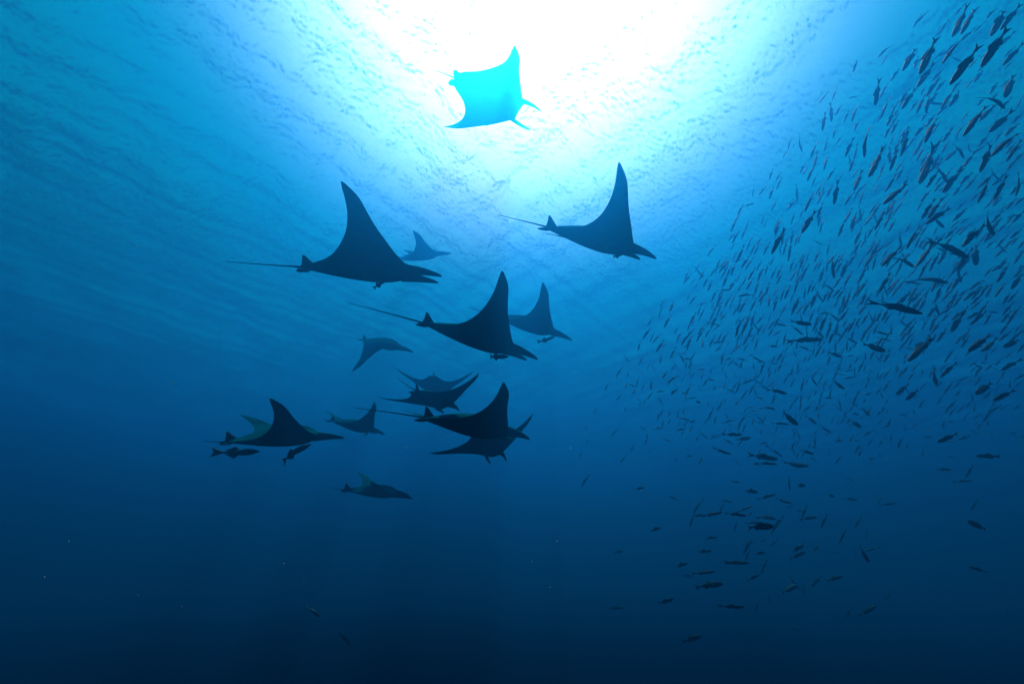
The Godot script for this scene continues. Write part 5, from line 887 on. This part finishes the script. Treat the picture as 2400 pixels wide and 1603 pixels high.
	ends.append_array([2.95, -7.21, -10.26, 3.13, -6.94, -10.53, 8.79, -4.72, -12.58, 9.12, -4.34, -12.69, 15.47, -6.40, -18.74, 15.78, -6.05, -18.67, 17.82, -5.29, -16.00, 18.20, -4.96, -16.00, 15.48, -5.09, -13.48, 14.91, -5.06, -13.16, 11.90, -6.17, -16.19, 12.01, -5.91, -15.94, 9.73, -4.30, -13.69, 9.87, -3.95, -13.63, 6.27, -2.92, -15.17, 6.53, -2.53, -15.18, 16.02, -4.30, -14.27, 16.42, -4.05, -14.27, 6.92, -1.94, -8.48, 7.02, -1.77, -8.34, 13.89, -4.43, -16.21, 13.88, -4.17, -15.87, 17.56, -4.33, -17.23, 17.93, -3.98, -17.20, 15.28, -5.75, -15.27, 15.22, -5.55, -14.91, 14.38, -5.13, -14.22, 14.63, -4.81, -14.17, 7.70, -2.47, -15.43, 7.93, -2.07, -15.40, 10.85, -5.47, -16.71, 11.02, -5.14, -16.58, 6.16, -3.55, -13.75, 6.35, -3.18, -13.74, 8.47, -5.40, -13.08, 8.73, -5.07, -13.12, 10.85, -3.93, -12.80, 11.21, -3.57, -12.88, 17.36, -5.53, -16.30, 17.61, -5.24, -16.19, 10.54, -5.50, -15.95, 10.63, -5.31, -15.61, 11.40, -2.85, -14.38, 11.58, -2.57, -14.23, 7.27, -1.95, -11.85, 7.46, -1.64, -11.79, 13.19, -5.63, -17.14, 13.29, -5.33, -16.91, 11.58, -2.35, -14.54, 11.67, -2.06, -14.34, 15.74, -6.88, -15.39, 15.89, -6.82, -15.16, 17.87, -5.76, -17.12, 17.92, -5.52, -16.82, 7.87, -5.54, -13.41, 7.93, -5.45, -13.04, 12.74, -6.51, -15.14, 12.80, -6.35, -14.82, 10.12, -4.28, -16.92, 10.20, -4.03, -16.60, 12.98, -4.62, -14.87, 13.38, -4.71, -15.03, 10.26, -4.75, -15.71, 10.58, -4.40, -15.73, 16.05, -5.76, -15.82, 16.19, -5.56, -15.60, 16.93, -4.54, -15.17, 17.08, -4.36, -14.96, 7.60, -6.17, -16.37, 7.77, -5.83, -16.31, 15.03, -5.36, -15.81, 15.20, -5.12, -15.62, 14.50, -6.09, -17.05, 14.80, -5.93, -16.93, 17.28, -4.47, -15.87, 17.42, -4.48, -15.63, 11.83, -4.10, -14.72, 12.09, -3.84, -14.64, 8.44, -5.73, -13.78, 8.02, -5.68, -13.47, 11.00, -4.02, -14.71, 11.18, -3.66, -14.67, 3.54, -6.80, -15.71, 3.72, -6.59, -15.45, 6.96, -4.37, -13.75, 7.08, -4.26, -13.43, 4.05, -5.27, -14.45, 4.30, -5.47, -14.31, 15.69, -2.73, -11.26, 16.14, -2.44, -11.39, 13.68, -4.64, -13.40, 13.56, -4.47, -13.06, 7.41, -2.99, -13.78, 7.66, -2.64, -13.79, 18.76, -4.85, -16.29, 18.85, -4.66, -16.03, 10.16, -7.08, -15.89, 10.20, -6.86, -15.57, 10.38, -6.02, -13.80, 10.23, -5.85, -13.38, 15.28, -3.58, -15.09, 15.63, -3.24, -15.10, 9.57, -5.49, -15.54, 9.75, -5.17, -15.48, 6.02, -3.65, -14.55, 6.07, -3.48, -14.19, 9.36, -10.28, -17.75, 9.47, -10.08, -17.38, 11.86, -4.80, -15.88, 11.88, -4.61, -15.52, 10.95, -5.11, -14.88, 11.00, -4.91, -14.59, 15.19, -6.73, -15.88, 14.67, -6.85, -15.72, 18.27, -5.20, -16.03, 18.36, -5.07, -15.75, 13.83, -4.13, -16.66, 13.93, -3.74, -16.59, 8.63, -5.72, -17.18, 8.46, -5.41, -17.10])
	ends.append_array([18.51, -5.04, -15.35, 18.49, -4.94, -15.01, 12.61, -4.26, -14.98, 13.00, -3.91, -15.06, 14.14, -3.12, -16.65, 13.66, -3.27, -16.58, 18.09, -4.61, -16.32, 18.55, -4.30, -16.37, 11.64, -2.96, -15.16, 11.97, -2.57, -15.21, 4.70, -6.70, -14.00, 4.91, -6.37, -14.13, 9.47, -6.43, -13.89, 9.86, -6.22, -14.00, 7.53, -1.89, -10.32, 7.52, -1.80, -10.04, 8.33, -6.31, -17.37, 8.55, -5.96, -17.36, 17.17, -3.89, -16.39, 17.67, -3.59, -16.47, 5.88, -4.96, -13.90, 6.03, -4.58, -13.96, 15.75, -4.27, -13.52, 16.34, -4.16, -13.75, 13.87, -6.73, -17.31, 13.96, -6.50, -17.03, 12.39, -5.54, -13.24, 12.74, -5.23, -13.31, 8.44, -6.91, -16.57, 8.52, -6.72, -16.21, 12.84, -10.00, -17.63, 13.12, -9.70, -17.72, 12.02, -6.27, -17.50, 12.14, -6.01, -17.24, 13.31, -7.02, -16.79, 13.16, -6.82, -16.94, 10.78, -6.52, -16.87, 10.86, -6.24, -16.64, 9.89, -6.62, -17.12, 9.41, -6.78, -16.93, 9.93, -5.90, -14.59, 10.16, -5.52, -14.71, 9.01, -6.56, -13.39, 9.27, -6.21, -13.54, 7.45, -5.60, -14.17, 7.77, -5.29, -14.28, 10.93, -5.50, -15.68, 11.16, -5.17, -15.68, 7.14, -2.57, -14.81, 7.35, -2.15, -14.85, 3.97, -7.52, -16.60, 4.16, -7.33, -16.33, 9.34, -5.22, -13.76, 9.54, -4.86, -13.82, 7.43, -9.51, -10.76, 7.09, -9.52, -10.46, 9.59, -4.36, -16.47, 9.62, -4.12, -16.16, 11.00, -4.13, -15.09, 10.98, -3.98, -14.70, 11.21, -4.94, -13.93, 10.78, -5.03, -13.65, 4.55, -7.18, -13.18, 4.49, -7.07, -12.85, 13.22, -7.09, -13.75, 13.16, -6.98, -13.97, 11.89, -5.68, -14.56, 12.22, -5.39, -14.62, 6.08, -6.60, -15.36, 5.66, -6.74, -15.12, 14.94, -5.17, -15.83, 14.58, -4.98, -15.45, 8.89, -5.68, -16.44, 8.97, -5.44, -16.17, 4.96, -6.67, -12.11, 5.09, -6.39, -12.35, 14.19, -7.53, -15.52, 14.51, -7.19, -15.66, 13.59, -5.05, -16.21, 14.08, -4.86, -16.34, 16.63, -5.37, -16.68, 16.78, -5.42, -16.47, 4.84, -6.77, -18.20, 5.02, -6.42, -18.21, 10.32, -4.82, -13.18, 10.59, -4.45, -13.28, 11.19, -6.97, -17.66, 10.89, -6.74, -17.37, 10.10, -4.11, -16.21, 10.32, -3.72, -16.25, 6.52, -4.15, -17.42, 6.76, -3.82, -17.38, 6.99, -4.19, -16.26, 7.04, -3.92, -16.02, 5.09, -6.75, -17.11, 5.33, -6.42, -17.19, 4.84, -6.96, -13.99, 4.65, -6.90, -14.31, 7.97, -5.67, -18.04, 8.19, -5.38, -17.95, 14.36, -4.48, -15.38, 14.75, -4.11, -15.50, 5.53, -5.94, -17.91, 5.24, -5.75, -17.96, 4.09, -7.01, -10.80, 4.04, -7.05, -10.36, 5.39, -5.76, -15.18, 5.27, -5.46, -15.25, 8.74, -9.29, -17.63, 9.00, -9.02, -17.66, 20.54, -4.68, -18.04, 20.77, -4.73, -17.92, 10.98, -3.27, -16.16, 11.01, -3.03, -15.88, 8.31, -3.75, -15.31, 8.36, -3.61, -14.95, 14.59, -6.72, -14.77, 14.97, -6.40, -14.89, 18.34, -6.09, -17.22, 18.77, -5.81, -17.28])
	ends.append_array([18.07, -3.93, -15.69, 18.58, -3.83, -15.82, 11.69, -11.78, -20.75, 12.08, -11.55, -20.88, 11.68, -6.82, -17.58, 11.66, -6.56, -17.27, 8.24, -5.51, -13.33, 8.55, -5.20, -13.46, 9.82, -6.92, -17.89, 9.85, -6.71, -17.50, 6.07, -4.65, -13.76, 5.68, -4.73, -13.51, 4.78, -5.80, -13.87, 4.96, -5.85, -13.56, 16.87, -4.39, -14.45, 17.24, -4.01, -14.55, 4.75, -5.69, -14.81, 4.85, -5.57, -14.45, 10.53, -5.99, -14.58, 10.44, -5.81, -14.24, 11.23, -6.14, -17.59, 11.33, -5.91, -17.35, 6.35, -5.81, -16.61, 6.34, -5.61, -16.21, 8.31, -7.77, -15.57, 8.77, -7.76, -15.90, 15.89, -4.95, -13.00, 15.76, -4.91, -12.65, 11.69, -5.13, -13.63, 12.02, -4.80, -13.75, 14.27, -10.51, -20.39, 14.01, -10.25, -20.15, 16.48, -4.08, -15.14, 16.42, -3.95, -14.80, 10.85, -5.98, -15.34, 11.15, -5.68, -15.42, 5.89, -8.05, -14.26, 6.16, -7.77, -14.47, 16.71, -4.76, -14.23, 16.71, -4.93, -14.03, 14.99, -8.67, -19.34, 14.99, -8.44, -18.98, 7.06, -3.10, -15.87, 6.78, -3.08, -16.02, 11.11, -5.46, -15.85, 11.27, -5.45, -15.62, 6.73, -4.55, -17.34, 6.97, -4.20, -17.39, 17.28, -4.82, -15.40, 17.77, -4.50, -15.55, 7.65, -4.60, -14.99, 7.67, -4.43, -14.68, 9.83, -5.30, -14.72, 9.78, -5.16, -14.36, 11.61, -5.70, -17.50, 11.63, -5.46, -17.21, 13.98, -7.77, -14.39, 13.91, -7.90, -14.08, 9.04, -5.47, -14.57, 9.00, -5.35, -14.18, 11.29, -4.70, -16.01, 11.57, -4.35, -16.09, 4.78, -7.25, -10.75, 4.51, -7.31, -10.45, 6.86, -4.67, -14.53, 6.46, -4.81, -14.31, 3.23, -5.50, -17.08, 3.36, -5.31, -16.78, 16.44, -5.89, -18.25, 16.60, -5.51, -18.31, 7.95, -4.37, -14.97, 8.01, -4.25, -14.64, 12.23, -5.33, -13.08, 12.14, -5.23, -12.74, 18.30, -4.13, -15.43, 18.83, -3.84, -15.57, 9.58, -6.02, -16.55, 9.87, -5.69, -16.66, 6.59, -5.12, -14.41, 6.51, -5.00, -13.98, 15.38, -5.64, -14.60, 15.88, -5.38, -14.78, 13.30, -7.00, -15.54, 13.66, -6.67, -15.72, 15.85, -5.89, -13.29, 15.52, -5.76, -12.92, 9.01, -5.39, -12.95, 9.27, -5.06, -13.08, 12.97, -7.40, -14.96, 12.82, -7.25, -14.56, 10.78, -7.89, -13.96, 11.15, -7.61, -14.18, 4.52, -5.44, -14.65, 4.58, -5.30, -14.31, 9.11, -7.83, -14.40, 9.02, -7.69, -13.99, 5.98, -5.52, -17.29, 5.96, -5.34, -16.86, 5.47, -6.95, -11.89, 5.62, -6.71, -12.09, 13.95, -4.50, -16.30, 13.91, -4.36, -15.94, 12.63, -6.12, -16.37, 13.03, -5.81, -16.54, 9.75, -9.10, -16.73, 9.77, -8.99, -16.31, 13.18, -6.09, -15.53, 13.13, -5.97, -15.16, 8.37, -4.64, -16.60, 8.64, -4.31, -16.69, 9.06, -4.74, -13.85, 8.62, -4.92, -13.59, 6.10, -6.53, -15.44, 6.11, -6.39, -15.07, 7.18, -5.95, -18.69, 7.32, -5.75, -18.41, 10.86, -5.55, -17.28, 10.89, -5.40, -16.91, 10.38, -7.07, -14.50, 10.40, -7.02, -14.16])
	ends.append_array([5.36, -5.01, -17.38, 5.42, -4.82, -17.04, 14.71, -6.29, -14.57, 15.13, -6.01, -14.73, 9.72, -7.03, -19.29, 9.33, -6.89, -18.89, 9.97, -5.91, -13.36, 10.11, -5.58, -13.54, 16.15, -6.62, -18.27, 16.48, -6.32, -18.34, 9.55, -4.21, -16.95, 9.69, -3.82, -17.07, 15.63, -6.26, -14.47, 15.30, -6.13, -14.05, 11.48, -4.41, -13.67, 11.37, -4.34, -13.28, 14.51, -5.45, -18.03, 14.60, -5.30, -17.77, 17.91, -3.81, -17.12, 17.57, -3.64, -16.80, 4.98, -6.66, -13.74, 5.20, -6.35, -13.97, 21.06, -3.45, -17.50, 20.99, -3.37, -17.14, 16.51, -6.64, -15.56, 16.56, -6.49, -15.82, 12.08, -4.06, -14.14, 11.98, -3.96, -13.79, 13.36, -5.52, -15.19, 12.98, -5.42, -14.80, 12.42, -5.07, -12.82, 12.79, -4.77, -12.97, 14.25, -3.59, -15.58, 14.58, -3.27, -15.65, 14.85, -3.20, -16.37, 14.71, -3.06, -15.98, 7.01, -4.14, -17.22, 7.03, -3.98, -16.85, 17.50, -5.92, -16.31, 17.47, -5.86, -15.99, 17.96, -5.60, -17.84, 18.56, -5.50, -18.11, 12.59, -6.58, -17.10, 12.96, -6.27, -17.28, 10.43, -5.29, -13.99, 10.78, -4.96, -14.19, 9.18, -10.09, -18.01, 9.60, -9.99, -18.27, 20.29, -6.06, -17.81, 20.92, -6.03, -18.12, 2.98, -5.91, -13.43, 3.00, -5.83, -13.02, 6.89, -6.74, -16.60, 7.18, -6.44, -16.81, 11.94, -5.50, -13.45, 11.77, -5.45, -13.03, 7.47, -6.13, -14.27, 7.77, -5.86, -14.45, 15.08, -5.29, -13.26, 15.64, -5.01, -13.51, 12.99, -5.03, -16.47, 12.86, -4.90, -16.05, 8.20, -5.55, -12.88, 8.49, -5.25, -13.05, 5.35, -6.57, -14.90, 5.57, -6.29, -15.06, 10.73, -6.30, -15.14, 11.03, -5.97, -15.36, 16.19, -4.15, -16.30, 16.63, -3.80, -16.48, 11.22, -5.09, -13.59, 11.04, -5.01, -13.21, 20.79, -3.09, -17.22, 20.77, -3.01, -16.92, 8.85, -6.27, -15.99, 9.11, -5.93, -16.20, 9.23, -5.69, -18.16, 9.09, -5.48, -18.34, 4.07, -7.49, -13.21, 3.94, -7.44, -12.88, 18.04, -3.62, -16.69, 17.92, -3.53, -16.32, 10.45, -4.37, -14.54, 10.82, -4.05, -14.74, 10.65, -5.61, -14.05, 10.54, -5.55, -13.65, 12.69, -6.70, -14.03, 12.77, -6.57, -14.37, 12.85, -5.91, -15.92, 12.32, -5.97, -15.56, 17.96, -5.81, -18.20, 17.97, -5.71, -17.90, 10.87, -4.28, -14.11, 11.23, -3.95, -14.31, 8.25, -5.77, -14.18, 7.98, -5.69, -13.82, 6.64, -7.16, -17.06, 7.00, -7.13, -17.31, 13.93, -4.96, -12.86, 13.79, -4.93, -12.52, 6.66, -5.15, -13.79, 6.60, -5.09, -13.39, 4.00, -5.04, -14.40, 4.18, -4.71, -14.60, 14.54, -5.12, -17.51, 14.50, -5.05, -17.82, 7.51, -5.83, -18.46, 7.50, -5.69, -18.02, 10.21, -5.79, -14.23, 10.53, -5.50, -14.43, 6.50, -7.20, -14.44, 6.82, -7.01, -14.66, 17.97, -6.85, -15.58, 17.86, -6.91, -15.27, 5.93, -5.37, -13.77, 5.90, -5.33, -13.36, 12.75, -7.01, -13.92, 12.62, -6.97, -13.54, 16.00, -4.31, -15.43, 15.52, -4.29, -15.08])
	ends.append_array([8.42, -4.81, -13.59, 8.40, -4.69, -13.93, 19.68, -5.94, -18.48, 19.13, -5.95, -18.20, 6.59, -3.73, -15.09, 6.46, -3.69, -15.36, 19.59, -5.07, -17.37, 20.13, -4.78, -17.58, 3.58, -5.90, -13.20, 3.75, -5.61, -13.41, 8.87, -6.38, -16.93, 8.85, -6.13, -17.20, 8.71, -5.99, -15.21, 8.65, -5.90, -15.53, 15.10, -6.95, -18.38, 14.74, -6.81, -18.00, 3.59, -6.53, -13.67, 3.74, -6.26, -13.87, 12.88, -6.06, -16.66, 12.87, -6.16, -16.32, 10.93, -7.34, -14.31, 10.74, -7.27, -13.86, 15.77, -4.79, -17.93, 16.16, -4.49, -18.10, 5.42, -3.85, -16.47, 5.46, -3.75, -16.12, 7.95, -7.17, -14.06, 8.23, -6.89, -14.33, 13.66, -5.61, -17.99, 14.03, -5.30, -18.21, 14.49, -5.86, -15.81, 14.43, -6.00, -15.53, 16.21, -4.68, -15.87, 16.00, -4.63, -15.46, 10.28, -4.72, -14.83, 10.18, -4.67, -14.44, 13.92, -4.51, -14.47, 13.72, -4.50, -14.05, 5.36, -6.66, -13.49, 5.57, -6.39, -13.73, 5.63, -6.89, -13.66, 5.96, -6.72, -13.98, 11.64, -5.69, -13.78, 12.03, -5.41, -14.03, 13.09, -6.65, -16.90, 13.08, -6.70, -16.58, 16.58, -6.91, -15.16, 16.81, -6.66, -15.40, 9.25, -5.23, -13.83, 9.63, -5.01, -14.07, 5.83, -3.37, -15.44, 6.05, -3.04, -15.63, 14.11, -7.39, -14.12, 14.30, -7.26, -14.49, 2.19, -7.73, -14.75, 2.25, -7.66, -14.36, 15.55, -6.22, -18.24, 15.60, -6.01, -18.47, 12.81, -4.60, -14.16, 12.61, -4.59, -13.75, 13.24, -6.11, -15.21, 13.62, -5.86, -15.44, 13.08, -5.79, -17.19, 13.06, -5.75, -17.50, 6.16, -4.89, -15.72, 6.26, -4.56, -15.94, 7.55, -5.72, -15.05, 7.78, -5.43, -15.27, 7.89, -4.32, -17.59, 8.01, -3.98, -17.77, 7.01, -6.17, -14.65, 7.23, -5.91, -14.85, 7.47, -6.79, -15.04, 7.70, -6.51, -15.31, 10.95, -7.03, -16.20, 11.35, -7.02, -16.52, 9.09, -7.16, -15.41, 9.35, -6.90, -15.67, 19.38, -5.77, -17.73, 19.88, -5.51, -17.97, 7.87, -7.58, -13.78, 8.23, -7.54, -14.15, 6.61, -5.76, -13.77, 6.92, -5.51, -14.07, 15.67, -6.63, -14.62, 15.94, -6.38, -14.87, 11.60, -6.60, -13.41, 12.02, -6.34, -13.72, 7.16, -5.42, -18.67, 7.13, -5.35, -18.22, 12.95, -4.35, -13.84, 12.78, -4.37, -13.48, 5.45, -4.94, -13.99, 5.43, -4.95, -13.62, 2.65, -6.52, -15.83, 2.81, -6.28, -16.11, 4.58, -5.35, -13.09, 4.58, -5.10, -13.33, 14.78, -5.86, -18.77, 14.75, -5.88, -18.44, 12.20, -5.85, -14.73, 12.62, -5.59, -15.04, 8.25, -4.73, -15.21, 8.40, -4.42, -15.46, 8.77, -2.90, -16.26, 9.05, -2.56, -16.51, 10.73, -5.07, -13.44, 11.15, -4.84, -13.75, 7.52, -5.06, -14.43, 7.27, -5.06, -14.06, 12.74, -7.54, -16.05, 12.64, -7.57, -15.69, 10.11, -7.76, -14.26, 10.38, -7.53, -14.56, 5.33, -6.92, -17.52, 5.56, -6.73, -17.78, 15.06, -5.83, -16.02, 14.62, -5.82, -15.61, 5.90, -5.57, -14.63, 5.92, -5.64, -14.27])
	ends.append_array([6.40, -7.28, -17.76, 6.36, -7.21, -17.35, 4.07, -6.33, -13.65, 4.05, -6.33, -13.28, 4.64, -5.41, -15.66, 4.69, -5.57, -15.35, 2.89, -6.63, -17.39, 2.92, -6.59, -16.96])
	var mm := MultiMesh.new()
	mm.transform_format = MultiMesh.TRANSFORM_3D
	mm.mesh = joined(fish_shapes(0.12, 0.085, 0.15, 0.07, false))
	mm.instance_count = ends.size() / 6
	for i in mm.instance_count:
		var e := i * 6
		mm.set_instance_transform(i, lie(Vector3(ends[e], ends[e + 1], ends[e + 2]), Vector3(ends[e + 3], ends[e + 4], ends[e + 5]), rng.randf_range(-0.5, 0.5)))
	var o := MultiMeshInstance3D.new()
	o.name = "distant_fish"
	o.multimesh = mm
	o.material_override = M.scales
	o.set_meta("kind", "stuff")
	tag(o, "haze of tiny far fish filling the gaps of the school on the right", "fish")
	add_child(o)


func specks():
	# drifting plankton between the camera and the rays
	var ball := SphereMesh.new()
	ball.radius = 0.0024
	ball.height = 0.0042
	ball.radial_segments = 6
	ball.rings = 3
	var pale := StandardMaterial3D.new()
	pale.albedo_color = Color(0.22, 0.28, 0.32).linear_to_srgb()
	pale.roughness = 0.6
	var mm := MultiMesh.new()
	mm.transform_format = MultiMesh.TRANSFORM_3D
	mm.mesh = ball
	mm.instance_count = 900
	rng.seed = 4
	for i in mm.instance_count:
		var p := CAM + Vector3(rng.randf_range(-6.5, 6.5), rng.randf_range(-0.2, 7.0), rng.randf_range(-8.5, 3.0))
		while p.distance_to(CAM) < 1.6:
			p += Vector3(0, 0, -1.0)
		var b := Basis.from_euler(Vector3(rng.randf() * TAU, rng.randf() * TAU, 0)).scaled_local(Vector3(rng.randf_range(0.5, 1.3), rng.randf_range(0.5, 1.0), rng.randf_range(0.5, 1.2) + 2.5 * pow(rng.randf(), 6.0)))
		mm.set_instance_transform(i, Transform3D(b, p))
	var o := MultiMeshInstance3D.new()
	o.name = "plankton_specks"
	o.multimesh = mm
	o.material_override = pale
	o.set_meta("kind", "stuff")
	tag(o, "tiny pale plankton specks drifting in the blue water", "plankton")
	add_child(o)
